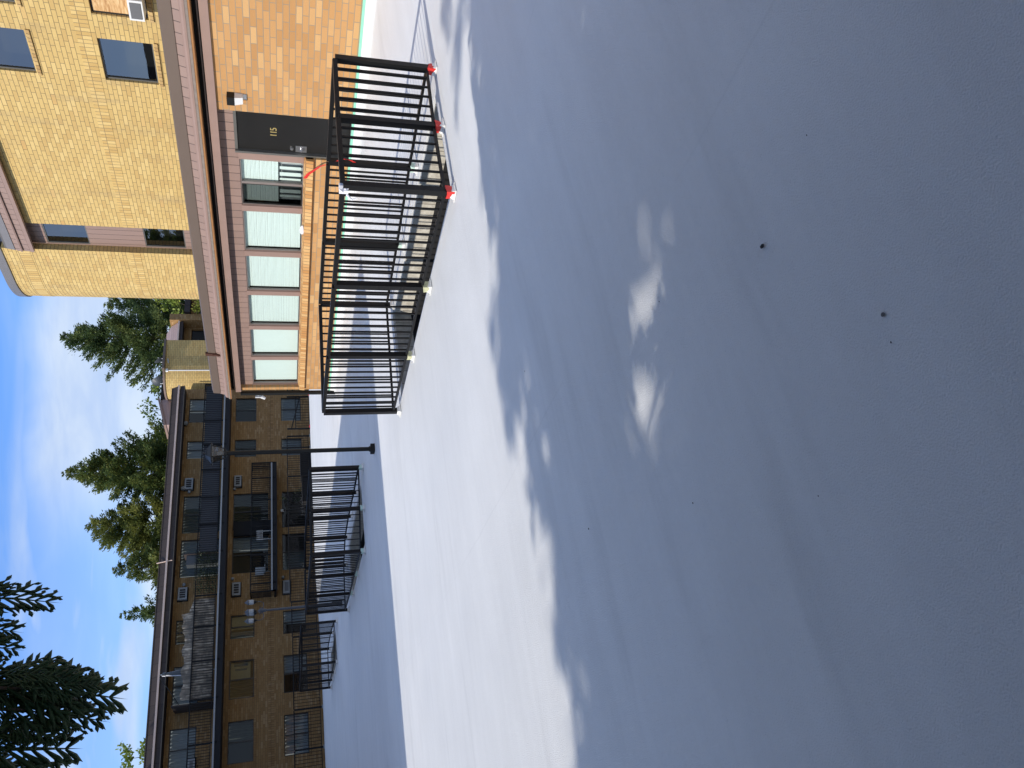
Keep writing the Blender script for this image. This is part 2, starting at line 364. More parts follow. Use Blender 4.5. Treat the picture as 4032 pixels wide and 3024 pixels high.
for a, b_, c, d in WELLS:                       # block rim just under the deck, then the dark shaft
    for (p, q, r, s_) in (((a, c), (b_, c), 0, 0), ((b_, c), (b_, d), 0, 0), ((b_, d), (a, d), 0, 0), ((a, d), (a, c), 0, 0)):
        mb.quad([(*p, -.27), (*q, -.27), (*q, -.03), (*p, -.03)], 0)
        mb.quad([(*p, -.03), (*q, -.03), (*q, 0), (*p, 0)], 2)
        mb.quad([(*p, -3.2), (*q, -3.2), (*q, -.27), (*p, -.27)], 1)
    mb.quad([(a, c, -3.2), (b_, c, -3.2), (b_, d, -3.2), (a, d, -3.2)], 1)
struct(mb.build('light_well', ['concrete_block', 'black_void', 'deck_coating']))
mb = MB(); mb.quad([(-900, -900, -3.4), (900, -900, -3.4), (900, 900, -3.4), (-900, 900, -3.4)])
struct(mb.build('ground', 'roof_gravel'))
mb = MB(); mb.quad([(-14, 33, -1.25), (30, 33, -1.25), (30, 41, -1.25), (-14, 41, -1.25)]); mb.quad([(-14, 33.4, -3.3), (30, 33.4, -3.3), (30, 33.4, -.3), (-14, 33.4, -.3)])
struct(mb.build('path', 'roof_gravel'))
mb = MB()                                        # turned-up white coating along the brick wall with its mint strip
mb.quad([(11.46, -8, .098), (11.46, 18.75, .098), (11.60, 18.75, .14), (11.60, -8, .14)]); mb.quad([(11.60, -8, .14), (11.60, 18.75, .14), (11.615, 18.75, .245), (11.615, -8, .245)])
mb.quad([(11.612, -8, .247), (11.612, 18.75, .247), (11.622, 18.75, .285), (11.622, -8, .285)], 1)
mb.quad([(11.622, -8, .285), (11.622, 18.75, .285), (11.66, 18.75, .29), (11.66, -8, .29)], 1)
struct(mb.build('deck_upstand', ['deck_coating', 'mint']))

# ------------------------------------------------------------------ building helpers
def PL(axis, plane, sgn=1):
    """maps (along, depth into wall, height) to world"""
    return (lambda a, d, z: (plane+sgn*d, a, z)) if axis == 'x' else (lambda a, d, z: (a, plane+sgn*d, z))
def wall(mb, g, u0, u1, z0, z1, holes=(), reveal=.11, mi=0, mr=None):
    us = sorted({u0, u1} | {q for h_ in holes for q in h_[:2] if u0 < q < u1}); zs = sorted({z0, z1} | {q for h_ in holes for q in h_[2:] if z0 < q < z1})
    for i in range(len(us)-1):
        for j in range(len(zs)-1):
            um, zm = (us[i]+us[i+1])/2, (zs[j]+zs[j+1])/2
            if any(a < um < b_ and c < zm < d for a, b_, c, d in holes): continue
            mb.quad([g(us[i], 0, zs[j]), g(us[i+1], 0, zs[j]), g(us[i+1], 0, zs[j+1]), g(us[i], 0, zs[j+1])], mi)
    mr = mi if mr is None else mr
    for a, b_, c, d in holes:
        for (p, q) in (((a, c), (b_, c)), ((b_, c), (b_, d)), ((b_, d), (a, d)), ((a, d), (a, c))):
            mb.quad([g(p[0], 0, p[1]), g(q[0], 0, q[1]), g(q[0], reveal, q[1]), g(p[0], reveal, p[1])], mr)
def gbox(mb, g, a0, a1, d0, d1, z0, z1, mi=0):
    mb.hexa([g(a0, d0, z0), g(a1, d0, z0), g(a1, d1, z0), g(a0, d1, z0), g(a0, d0, z1), g(a1, d0, z1), g(a1, d1, z1), g(a0, d1, z1)], mi)
def window(parent, g, a0, a1, z0, z1, d=.06, frame='frame_dark', pane='glass_dark', fw=.045, mull=True, cover=None, cover_mat='curtain_grey', label=None, cd=.12, half=None):
    win = bpy.data.objects.new('window', None); COL.objects.link(win); win.parent = parent
    win.location = Vector(g((a0+a1)/2, d, z0))-world_at(parent); win.empty_display_size = .1
    if label: win['label'] = label
    mb = MB()
    gbox(mb, g, a0, a1, d-.02, d+.03, z0, z0+fw); gbox(mb, g, a0, a1, d-.02, d+.03, z1-fw, z1); hb_ = z0 if half is None else half
    gbox(mb, g, a0, a0+fw, d-.018, d+.028, z0+fw, z1-fw); gbox(mb, g, a1-fw, a1, d-.018, d+.028, z0+fw, z1-fw)
    if mull:
        mid = (a0+a1)/2 if mull is True else a0+(a1-a0)*mull
        gbox(mb, g, mid-.028, mid+.028, d-.03, d+.028, z0+fw, z1-fw)
    mb.build('frame', frame, win)
    mb = MB(); mb.quad([g(a0+fw, d+.005, z0+fw), g(a1-fw, d+.005, z0+fw), g(a1-fw, d+.005, z1-fw), g(a0+fw, d+.005, z1-fw)]); mb.build('pane', pane, win)
    if cover == 'blind':
        mb = MB(); z = z1-fw-.03; rnd = random.Random(int(a0*97))
        while z > hb_+fw+.01:
            j = rnd.uniform(-.002, .002)
            mb.quad([g(a0+fw+.008, d+cd-.007, z-.012+j), g(a1-fw-.025, d+cd-.007, z-.012+j), g(a1-fw-.025, d+cd, z+.0115+j), g(a0+fw+.008, d+cd, z+.0115+j)]); z -= .0245
        gbox(mb, g, a0+fw+.02, a1-fw-.01, d+cd-.02, d+cd+.01, z1-fw-.03, z1-fw)
        mb.build('blind', cover_mat, win)
    elif cover == 'sheet':
        mb = MB(); gbox(mb, g, a0+fw+.012, a1-fw-.03, d+cd, d+cd+.012, z0+fw+.012, z1-fw-.002); mb.build('blind', cover_mat, win)
    elif cover:
        mb = MB(); rnd = random.Random(int(a0*131+z0*17)); lo, hi = cover
        n = max(6, int((hi-lo)*(a1-a0)/.05)); prev = None
        for i in range(n+1):
            a = a0+(a1-a0)*(lo+(hi-lo)*i/n); dd = d+cd+.03*math.sin(i*1.9+rnd.random())
            if prev: mb.quad([g(prev[0], prev[1], z0+.02), g(a, dd, z0+.02), g(a, dd, z1-.02), g(prev[0], prev[1], z1-.02)])
            prev = (a, dd)
        mb.build('curtain', cover_mat, win)
    return win

# ------------------------------------------------------------------ the near building (right side of the courtyard)
nb = thing('apartment_building', (14, 12, 0), 'sunlit yellow brick apartment block with pink trim, black door 115 and rounded corner', 'building')
GX = PL('x', 11.65); GU = PL('x', 17.0)
mb = MB()
wall(mb, GX, -8, 18.72, .24, 2.66, [(9.46, 18.60, 1.08, 2.66), (9.46, 10.43, .24, 1.08)], 0)
for y, z0, z1 in ((9.46, .24, 2.66), (18.60, 1.08, 2.66), (10.43, .24, 1.08)): mb.quad([(11.65, y, z0), (11.78, y, z0), (11.78, y, z1), (11.65, y, z1)])
mb.quad([(11.65, 18.72, .24), (17, 18.72, .24), (17, 18.72, 3.2), (11.65, 18.72, 3.2)])
mb.build('brick_wall', 'brick_orange', nb)
mb = MB()                                        # sloped rowlock sill under the window band
mb.extrude([(11.585, .945), (11.76, .945), (11.76, 1.115), (11.60, 1.075)], 'y', 10.43, 18.66); mb.build('brick_sill', 'brick_orange_rowlock', nb)
mb = MB(); mb.box(11.622, 11.65, 10.43, 18.62, .925, .945); mb.build('sill_strip', 'bare_wood', nb)  # thin wood-coloured strip below the sill
WN = [(10.64, 11.82), (12.00, 13.18), (13.36, 14.54), (14.71, 15.89), (16.06, 17.23), (17.40, 18.56)]
GP = PL('x', 11.755)
mb = MB(); wall(mb, GP, 10.43, 18.6, 1.09, 2.75, [(a, b_, 1.11, 2.29) for a, b_ in WN], .05); wall(mb, GP, 9.46, 10.43, 2.345, 2.75)
mb.build('panelling', 'pink_board', nb)
mb = MB()
for a, b_ in zip([10.43]+[q[1] for q in WN], [q[0] for q in WN]+[18.60]):
    if b_-a > .03: mb = MB(); mb.box(11.735, 11.753, a+.012, b_-.012, 1.115, 2.30); mb.build('mullion_trim', 'pink_trim', nb)
for i, (a, b_) in enumerate(WN):
    g = PL('x', 11.76)
    if i == 0:
        w1 = window(nb, g, a, b_, 1.11, 2.29, .03, 'frame_pale', 'glass_clear', .022, .5, 'blind', 'blind_white', 'sliding window with a half-lowered white blind and a dark insect screen, beside the black door', .06, 1.55)
        for q in range(7):
            mb = MB(); y0 = a+.06+q*.15; mb.box(11.86, 11.868, y0, y0+.05+.02*(q % 3), 1.16, 1.56); mb.build('vertical_slat', 'blind_white', w1)
        mb = MB(); mb.box(11.93, 11.94, a+.03, b_-.03, 1.12, 1.6); mb.build('curtain', 'curtain_light', w1)
        mb = MB(); mb.quad([(11.782, (a+b_)/2+.03, 1.135), (11.782, b_-.03, 1.135), (11.782, b_-.03, 2.265), (11.782, (a+b_)/2+.03, 2.265)]); mb.build('insect_screen', 'screen_mesh', w1)
        mb = MB(); m_ = (a+b_)/2; mb.box(11.765, 11.80, m_+.03, m_+.05, 1.13, 2.27); mb.box(11.765, 11.80, b_-.045, b_-.022, 1.13, 2.27); mb.box(11.765, 11.80, m_+.05, b_-.045, 2.245, 2.27); mb.box(11.765, 11.80, m_+.05, b_-.045, 1.13, 1.155); mb.build('sash', 'frame_dark', w1)
    elif i >= 4: window(nb, g, a, b_, 1.11, 2.29, .03, 'frame_pale', 'glass_clear', .022, False, 'sheet', 'blind_white', cd=.06)
    else: window(nb, g, a, b_, 1.11, 2.29, .03, 'frame_pale', 'glass_clear', .022, False, 'blind', 'blind_white', cd=.06)
mb = MB(); mb.box(12.6, 12.65, 9.5, 18.7, .3, 2.7); mb.build('interior', 'room_dark', nb)
# door
dr = MB(); dr.box(11.775, 11.82, 9.53, 10.40, .285, 2.30); door = dr.build('door', 'door_black', nb)
mb = MB(); mb.box(11.752, 11.80, 9.455, 9.53, .285, 2.35); mb.box(11.70, 11.80, 10.40, 10.445, .285, 2.35); mb.box(11.752, 11.80, 9.53, 10.40, 2.30, 2.35); mb.build('door_frame', 'frame_grey', nb)
mb = MB(); mb.tube([(11.775, 10.31, 1.34), (11.745, 10.31, 1.34)], [.033, .028], 14); mb.build('deadbolt', 'steel', door, True)
mb = MB(); mb.box(11.768, 11.775, 10.24, 10.385, 1.07, 1.27); mb.build('lock_plate', 'steel', door)
mb = MB(); mb.tube([(11.768, 10.305, 1.17), (11.735, 10.305, 1.17), (11.715, 10.305, 1.17), (11.70, 10.305, 1.17)], [.018, .018, .034, .026], 14); mb.build('door_handle', 'steel', door, True)
def text(body, name, loc, size, mat, parent, axis='x'):
    cu = bpy.data.curves.new(name, 'FONT'); cu.body = body; cu.size = size; cu.extrude = .003; cu.align_x = 'CENTER'; cu.align_y = 'CENTER'
    o = bpy.data.objects.new(name, cu); COL.objects.link(o)
    dg = bpy.context.evaluated_depsgraph_get(); me = bpy.data.meshes.new_from_object(o.evaluated_get(dg)); bpy.data.objects.remove(o)
    rot = Matrix(((0, 0, -1), (-1, 0, 0), (0, 1, 0))).to_4x4()
    me.transform(Matrix.Translation(loc) @ rot); me.materials.clear(); me.materials.append(MATS[mat])
    return link(name, me, parent)
for i, q in enumerate('115'): text(q, 'digit', (11.772, 10.03-.068*i, 1.66), .165, 'brass', door)
# wall lamp by the door
lp = MB(); lp.box(11.50, 11.65, 9.075, 9.235, 2.295, 2.42); wl = lp.build('wall_lamp', 'bronze_paint', nb)
mb = MB(); mb.hexa([(11.54, 9.09, 2.16), (11.648, 9.09, 2.16), (11.648, 9.22, 2.16), (11.54, 9.22, 2.16), (11.505, 9.08, 2.294), (11.648, 9.08, 2.294), (11.648, 9.23, 2.294), (11.505, 9.23, 2.294)]); mb.build('lamp_glass', 'white_plastic', wl)
mb = MB(); mb.box(11.646, 11.649, 9.10, 9.20, 2.10, 2.155); mb.build('junction_plate', 'white_plastic', wl)
# eave over the ground floor: fascia, slot, wood strip, membrane, coping, boards, flashing
E0, E1 = -8.0, 18.80
mb = MB(); mb.box(11.60, 11.645, E0, E1-.06, 2.60, 2.735); mb.build('fascia', 'pink_trim', nb)
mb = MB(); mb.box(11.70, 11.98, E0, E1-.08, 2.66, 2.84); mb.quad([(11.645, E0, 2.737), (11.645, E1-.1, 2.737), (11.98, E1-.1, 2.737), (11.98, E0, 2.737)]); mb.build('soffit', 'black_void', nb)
mb = MB(); mb.box(11.63, 11.66, E0, E1-.09, 2.755, 2.775); mb.build('drip_strip', 'membrane', nb)
mb = MB(); mb.extrude([(11.455, 2.845), (11.70, 2.845), (11.70, 2.875), (11.45, 2.875)], 'y', E0, E1+.06); mb.build('wood_strip', 'bare_wood', nb)
mb = MB(); mb.extrude([(11.445, 2.876), (11.70, 2.876), (11.52, 2.935), (11.455, 2.915)], 'y', E0, E1+.05); mb.build('membrane_strip', 'membrane', nb)
mb = MB(); mb.extrude([(11.475, 2.925), (11.56, 2.94), (11.56, 3.005), (11.53, 3.01), (11.495, 2.99), (11.475, 2.96)], 'y', E0, E1+.02); mb.build('coping', 'pink_trim', nb)
mb = MB(); mb.extrude([(11.545, 3.003), (11.60, 3.003), (11.625, 3.135), (11.59, 3.135)], 'y', E0, E1-.01); mb.build('eave_board', 'pink_board', nb)
mb = MB(); mb.extrude([(11.572, 3.125), (11.66, 3.14), (11.70, 3.33), (11.61, 3.31), (11.585, 3.30)], 'y', E0, E1-.04); mb.extrude([(11.585, 3.30), (11.70, 3.34), (11.90, 3.30), (11.9, 3.2), (11.6, 3.2)], 'y', E0, E1-.05); mb.build('roof_flashing', 'flashing', nb)
mb = MB(); mb.box(11.66, 17.1, E0, E1-.08, 2.85, 3.14); mb.build('flat_roof', 'roof_gravel', nb)
mb = MB(); mb.bar((11.585, 18.785, .05), (11.585, 18.785, 2.62), .075, .105); mb.build('downspout', 'bronze_paint', nb)
mb = MB(); mb.box(11.50, 11.56, 18.86, 18.90, 2.08, 2.24); mb.bar((11.56, 18.86, 2.16), (11.6, 18.8, 2.16), .03, .03); mb.tube([(11.53, 18.88, 2.08), (11.49, 18.92, 1.98)], [.05, .035], 10); mb.build('flood_lamp', 'white_plastic', nb, False)
# upper storeys, set back
H = [(12.13, 13.24, 4.34, 5.50), (12.13, 13.24, 6.95, 8.10), (10.32, 11.53, 4.34, 5.50), (10.32, 11.53, 6.95, 8.10)]
mb = MB(); wall(mb, GU, -8, 18.30, 3.1, 8.60, H, .12); mb.build('brick_wall', 'brick_yellow', nb)
mb = MB()
for z in (4.985+.68, ):
    gbox(mb, GU, -8, 18.29, -.004, .02, 5.60, 5.905)
mb.build('soldier_course', 'brick_yellow_soldier', nb)
window(nb, GU, *H[0], .09, 'frame_grey', 'glass_coated', .035, False); window(nb, GU, *H[1], .09, 'frame_grey', 'glass_coated', .035, False); window(nb, GU, *H[3], .09, 'frame_grey', 'glass_coated', .035, False)
pw = window(nb, GU, *H[2], .09, 'frame_dark', 'glass_coated', .035, False, None, label='window boarded up with bare plywood')
mb = MB(); mb.quad([(17.07, 10.36, 4.62), (17.07, 11.49, 4.62), (17.07, 11.49, 5.46), (17.07, 10.36, 5.46)]); mb.box(17.072, 17.09, 10.36, 11.49, 4.62, 5.46); mb.build('plywood_board', 'plywood', pw)
mb = MB()
for h_ in H: mb = MB(); mb.extrude([(16.965, h_[2]-.105), (17.11, h_[2]-.105), (17.11, h_[2]-.002), (16.975, h_[2]-.03)], 'y', h_[0]-.03, h_[1]+.03); mb.build('window_sill', 'brick_sill', nb)
mb = MB(); mb.box(17.6, 17.65, -8, 21, 3.2, 8.5); mb.build('interior', 'room_dark', nb)
GRc = PL('x', 17.16); HR = [(18.31, 19.26, 4.31, 5.44), (18.31, 19.26, 6.95, 8.07)]
mb = MB(); wall(mb, GRc, 18.30, 19.30, 3.1, 8.7, HR, .05); mb.build('panelling', 'pink_board', nb)
for h_ in HR: window(nb, GRc, *h_, .03, 'frame_grey', 'glass_coated', .03, False)
mb = MB(); mb.quad([(17.0, 18.30, 3.1), (17.17, 18.30, 3.1), (17.17, 18.30, 8.6), (17.0, 18.30, 8.6)]); mb.quad([(17.17, 19.30, 3.1), (16.93, 19.30, 3.1), (16.93, 19.30, 9.3), (17.17, 19.30, 9.3)]); mb.build('brick_return', 'brick_yellow', nb)
# rounded stair corner
mb = MB(); arc = [(16.93, 19.30, 0.0), (16.93, 20.735, 1.435)]; rc, cxr, cyr = 2.2, 16.93+2.2, 20.735
for i in range(1, 25):
    a = math.pi/2*i/24; arc.append((cxr-rc*math.cos(a), cyr+rc*math.sin(a), 1.435+rc*a))
arc.append((26, cyr+rc, 1.435+rc*math.pi/2+8))
def sweep(mb, off, z0, z1, mi=0):
    p = []
    for i, (x, y, s_) in enumerate(arc):
        a = min(max((s_-1.435)/rc, 0), math.pi/2); p.append((x-off*math.cos(a), y+off*math.sin(a), s_))
    for (x0, y0, s0), (x1, y1, s1) in zip(p, p[1:]): mb.quad([(x0, y0, z0), (x1, y1, z0), (x1, y1, z1), (x0, y0, z1)], mi, [(s0, z0), (s1, z0), (s1, z1), (s0, z1)])
    return p
sweep(mb, 0, 3.1, 9.32); tw = mb.build('stair_tower', 'brick_yellow', nb)
mb = MB()
for z in (5.60, 8.55): sweep(mb, .006, z, z+.305)
mb.build('soldier_course', 'brick_yellow_soldier', tw)
mb = MB(); p = sweep(mb, .035, 9.26, 9.50); mb.quad([(x, y, 9.50) for x, y, s_ in p]+[(26, 19.3, 9.5)]); mb.quad([(16.90, 19.30, 9.26), (26, 19.30, 9.26), (26, 19.30, 9.5), (16.90, 19.30, 9.5)])
q0 = sweep(MB(), .035, 0, 1); q1 = sweep(MB(), -.02, 0, 1)
for (a0, b0, _), (a1, b1, _), (c0, d0, _), (c1, d1, _) in zip(q0, q0[1:], q1, q1[1:]): mb.quad([(a0, b0, 9.26), (a1, b1, 9.26), (c1, d1, 9.26), (c0, d0, 9.26)])
mb.build('coping', 'flashing_grey', tw)
Y1 = 19.29
mb = MB(); mb.box(16.80, 16.90, -8, Y1, 8.38, 8.475); mb.build('fascia', 'pink_trim', nb)
mb = MB(); mb.quad([(16.9, -8, 8.55), (16.9, Y1, 8.55), (17.2, Y1, 8.55), (17.2, -8, 8.55)]); mb.build('soffit', 'dark_soffit', nb)
mb = MB(); mb.extrude([(16.815, 8.485), (16.9, 8.485), (16.92, 8.66), (16.845, 8.66)], 'y', -8, Y1); mb.extrude([(16.825, 8.735), (16.93, 8.735), (16.96, 8.87), (16.855, 8.87)], 'y', -8, Y1); mb.build('eave_board', 'pink_board', nb)
mb = MB(); mb.extrude([(16.80, 8.665), (16.93, 8.665), (16.93, 8.733), (16.82, 8.733), (16.79, 8.70)], 'y', -8, Y1); mb.build('coping', 'pink_trim', nb)
mb = MB(); mb.extrude([(16.835, 8.865), (16.98, 8.865), (17.05, 9.15), (16.89, 9.12)], 'y', -8, Y1-.02); mb.extrude([(16.87, 9.12), (18, 9.2), (18, 9.1), (16.9, 9.0)], 'y', -8, Y1-.03); mb.build('roof_flashing', 'flashing_grey', nb)
mb = MB(); mb.box(17.66, 26, -8, 19.3, 3.1, 9.1); mb.build('roof_block', 'roof_gravel', nb)

# window air conditioner beside the plywood
t_ = thing('air_conditioner', (16.85, 11.08, 4.30), 'white window air conditioner jutting out under the bare plywood board', 'air conditioner')
mb = MB(); mb.box(16.60, 17.05, 10.84, 11.31, 4.36, 4.66); mb.build('housing', 'white_plastic', t_)
mb = MB(); mb.box(16.585, 16.60, 10.89, 11.26, 4.40, 4.62); mb.build('grille', 'grille_grey', t_)
mb = MB(); mb.quad([(16.9, 10.40, 4.42), (16.9, 10.80, 4.42), (16.9, 10.80, 4.66), (16.9, 10.40, 4.66)]); mb.box(16.91, 16.93, 10.36, 10.83, 4.36, 4.66); mb.build('side_panel', 'grille_grey', t_)
o = MB(); o.box(11.555, 11.615, 16.84, 16.94, 3.10, 3.36); o.box(11.535, 11.56, 16.86, 16.92, 3.02, 3.2); o.bar((11.53, 16.9, 3.08), (11.53, 16.9, 2.93), .025, .025)
tag(o.build('roof_clamp', 'rust'), 'rusty brown clamp hooked over the dark roof edge of the yellow brick block', 'clamp')
rnd = random.Random(5)
def rag(name, mat, c, r, label, cat, n=9, sq=(1, 1, 1)):
    mb = MB(); pr = []
    for i in range(7):
        th = math.pi*i/6; pr.append([(c[0]+sq[0]*r*math.sin(th)*math.cos(q*2*math.pi/n)*rnd.uniform(.6, 1.3), c[1]+sq[1]*r*math.sin(th)*math.sin(q*2*math.pi/n)*rnd.uniform(.6, 1.3), c[2]+sq[2]*r*math.cos(th)*rnd.uniform(.7, 1.2)) for q in range(n)])
    for i in range(6):
        for q in range(n): mb.quad([pr[i][q], pr[i][(q+1) % n], pr[i+1][(q+1) % n], pr[i+1][q]])
    return tag(mb.build(name, mat), label, cat)
rag('rag', 'white_cloth', (11.66, 12.38, 1.115), .065, 'crumpled white rag lying on the brick window sill', 'rag', sq=(.8, 2.2, .75))
def ribbon(name, mat, pts, w_, label, cat):
    mb = MB(); prev = None
    for i, p in enumerate(pts):
        p = Vector(p); a = .5*math.sin(i*1.3); d = Vector((.15*math.sin(i), .0, 1)).normalized()*w_*.5
        if prev: mb.quad([prev[0]-prev[1], p-d, p+d, prev[0]+prev[1]])
        prev = (p, d)
    return tag(mb.build(name, mat), label, cat)
ribbon('warning_tape', 'tape_red', [(11.58, 10.86, 1.09), (11.575, 10.80, 1.07), (11.57, 10.74, 1.04), (11.56, 10.66, .97), (11.55, 10.58, .90), (11.545, 10.50, .83), (11.54, 10.44, .72), (11.53, 10.40, .6)], .06, 'red warning tape hanging slack from the brick sill beside the black door', 'warning tape')

# ------------------------------------------------------------------ guard rails round the light wells
def bay(root, p, q, z0=0.0, top=1.06, first=False, mats='rail_black', sp=.115, bal=.018, bot=.10):
    p, q = Vector((*p, z0)), Vector((*q, z0)); L = (q-p).length; d = (q-p)/L
    mb = MB(); mb.bar(p+d*.03+Vector((0, 0, top-.022)), q-d*.03+Vector((0, 0, top-.022)), .062, .044); mb.build('top_rail', mats, root)
    mb = MB(); mb.bar(p+d*.03+Vector((0, 0, bot)), q-d*.03+Vector((0, 0, bot)), .034, .028); mb.build('bottom_rail', mats, root)
    mb = MB(); n = max(1, round((L-.06)/sp)); ang = math.atan2(d.y, d.x)
    for i in range(1, n):
        c = p+d*(L*i/n); mb.post(c.x, c.y, z0+bot+.01, z0+top-.043, bal, ang)
    mb.build('balusters', mats, root)
def post(root, x, y, z0=0.0, top=1.035, w_=.064, ang=0.0, mats='rail_black'):
    mb = MB(); mb.post(x, y, z0+.004, z0+top, w_, ang); return mb.build('post', mats, root)
def base_plate(root, x, y, mats='white_plastic'):
    mb = MB(); mb.post(x, y, .004, .014, .135, .12); mb.post(x, y, .014, .05, .10, .12, .074); return mb.build('base_cover', mats, root)
def wrap(root, x, y, mat, label, h=.075, w_=.078, seed=1):
    r = random.Random(seed); mb = MB(); rings = []
    for zi in range(4):
        z = .012+h*zi/3; ring = []
        for a, b_ in ((-1, -1), (0, -1.05), (1, -1), (1.05, 0), (1, 1), (0, 1.05), (-1, 1), (-1.05, 0)):
            j = r.uniform(.9, 1.25) if zi in (0, 3) else r.uniform(.98, 1.1)
            ring.append((x+a*w_*.5*j, y+b_*w_*.5*j, z+r.uniform(-.014, .014)*(zi > 0)))
        rings.append(ring)
    for i in range(3):
        for q in range(8): mb.quad([rings[i][q], rings[i][(q+1) % 8], rings[i+1][(q+1) % 8], rings[i+1][q]], 1 if (i == 0 and q in (1, 5) and mat == 'tape_red') else 0)
    for q in (2, 5): mb.quad([rings[0][q], rings[0][(q+1) % 8], (rings[0][q][0]+r.uniform(-.05, .05), rings[0][q][1]-.05, .006), (rings[0][q][0]-.02, rings[0][q][1]+.03, .008)], 1)
    o = mb.build('base_tape', [mat, 'tape_white'], root); o['label'] = label; return o
def enclosure(loop, label, names, wraps=(), z0=0.0, sp=.115, bal=.018):
    c = sum((Vector((*p, 0)) for p in loop), Vector())/len(loop)
    root = thing('guard_rail', c, label, 'guard rail', 'black guard rails round the light wells')
    for i, p in enumerate(loop):
        q = loop[(i+1) % len(loop)]; bay(root, p, q, z0, sp=sp, bal=bal); post(root, *p, z0); base_plate(root, *p)
    for (i, mat, lab) in wraps: wrap(root, *loop[i], mat, lab, seed=i)
    return root
e1 = [(7.0, 4.93), (6.2, 5.01), (5.29, 5.01), (5.32, 6.45), (5.32, 7.78), (5.33, 9.15), (6.93, 8.84), (6.95, 7.57), (7.01, 6.29)]
g1 = enclosure(e1, 'nearest black guard rail, with red tape on its post feet, facing door 115', None,
    [(0, 'tape_red', 'torn red tape'), (1, 'tape_red', 'torn red tape'), (2, 'tape_red', 'red tape'), (3, 'paper_yellow', 'torn pale yellow masking paper'), (4, 'paper_yellow', 'torn pale yellow masking paper'), (8, 'mint_pale', 'mint green masking tape'), (7, 'mint_pale', 'mint green masking tape')])
e2 = [(6.91, 14.09), (6.14, 14.36), (5.39, 14.74), (5.46, 16.3), (5.48, 17.7), (5.56, 19.25), (6.6, 19.0), (7.02, 18.15), (7.04, 16.9), (6.93, 15.34)]
g2 = enclosure(e2, 'middle black guard rail standing in shade beyond the single lamp post', None, [(i, 'mint_pale', 'mint green masking tape') for i in (0, 1, 2, 3, 4)])
e3 = [(6.52, 23.66), (5.53, 24.5), (5.50, 25.69), (5.49, 26.75), (5.48, 27.87), (6.7, 27.65), (6.7, 25.6)]
g3 = enclosure(e3, 'farthest black guard rail pen, in shade left of the lantern post', None, sp=.15, bal=.014)
mb = MB()                                        # white tie knotted round the corner post top
for a in range(10):
    t0, t1 = a*math.pi/5, (a+1)*math.pi/5
    mb.quad([(5.29+.048*math.cos(t0), 5.05+.048*math.sin(t0), .985), (5.29+.048*math.cos(t1), 5.05+.048*math.sin(t1), .985+.01*(a % 2)), (5.29+.05*math.cos(t1), 5.05+.05*math.sin(t1), 1.068), (5.29+.05*math.cos(t0), 5.05+.05*math.sin(t0), 1.068)])
mb.tube([(5.245, 5.08, 1.0), (5.235, 5.13, .95), (5.24, 5.11, .9)], [.012, .01, .004], 6); mb.tube([(5.25, 5.06, 1.03), (5.22, 5.0, 1.06), (5.24, 5.03, 1.0)], [.008, .008, .005], 6)
tag(mb.build('rag_tie', 'white_cloth'), 'white strip of cloth tied round the nearest corner of the guard rail', 'cloth tie')
ribbon('warning_tape', 'tape_red', [(6.98, 6.25, .94), (6.96, 6.2, .9), (6.95, 6.18, .86), (6.96, 6.2, .80), (6.97, 6.23, .76), (6.99, 6.26, .74)], .035, 'loose red tape end knotted to the wall-side post of the guard rail', 'warning tape')

# long rail at the far edge of the deck and the stair rail beside it
fr = thing('guard_rail', (11, 35.1, 0), 'long black railing running along the far edge of the white deck', 'guard rail')
fx = [3.0, 4.53, 6.07, 7.6, 9.1, 10.7, 12.3, 13.9, 15.5, 17.2, 18.9, 19.6]
fy = lambda x: edge(x)-.02
for a, b_ in zip(fx, fx[1:]): bay(fr, (a, fy(a)), (b_, fy(b_)), deck_z(a), 1.18, mats='rail_far', sp=.125, bal=.017, bot=.12)
for a in fx: post(fr, a, fy(a), deck_z(a), 1.15, .062, mats='rail_far'); mb = MB(); mb.post(a, fy(a)-.03, deck_z(a)+.002, deck_z(a)+.05, .13); mb.build('base_cover', 'white_grey', fr)
sr = thing('stair_railing', (22, 36, 0), 'black stair railing with sloping handrails in the far corner', 'stair railing')
Z0 = .12
for a, b_ in ((19.95, 22.0), (22.1, 23.4)):
    bay(sr, (a, 35.9), (b_, 36.1), Z0-.1, .82 if a < 21 else 1.2, mats='rail_far', sp=.17, bal=.02)
    post(sr, a, 35.9, Z0-.1, 1.22, .07, mats='rail_far'); post(sr, b_, 36.1, Z0-.1, 1.22, .07, mats='rail_far')
mb = MB(); mb.bar((20.0, 35.85, 1.02), (21.95, 36.05, .58), .05, .05); mb.bar((22.1, 35.9, 1.0), (23.3, 36.1, .72), .05, .05); mb.build('handrail', 'rail_far', sr)
for x, y in ((20.0, 35.75), (22.05, 35.9)):
    rag('tape', 'red_flower', (x, y, .10), .09, 'red tape bunched at the %s foot of the far stair railing' % ('left' if x < 21 else 'right'), 'tape', sq=(1.2, .6, .7))

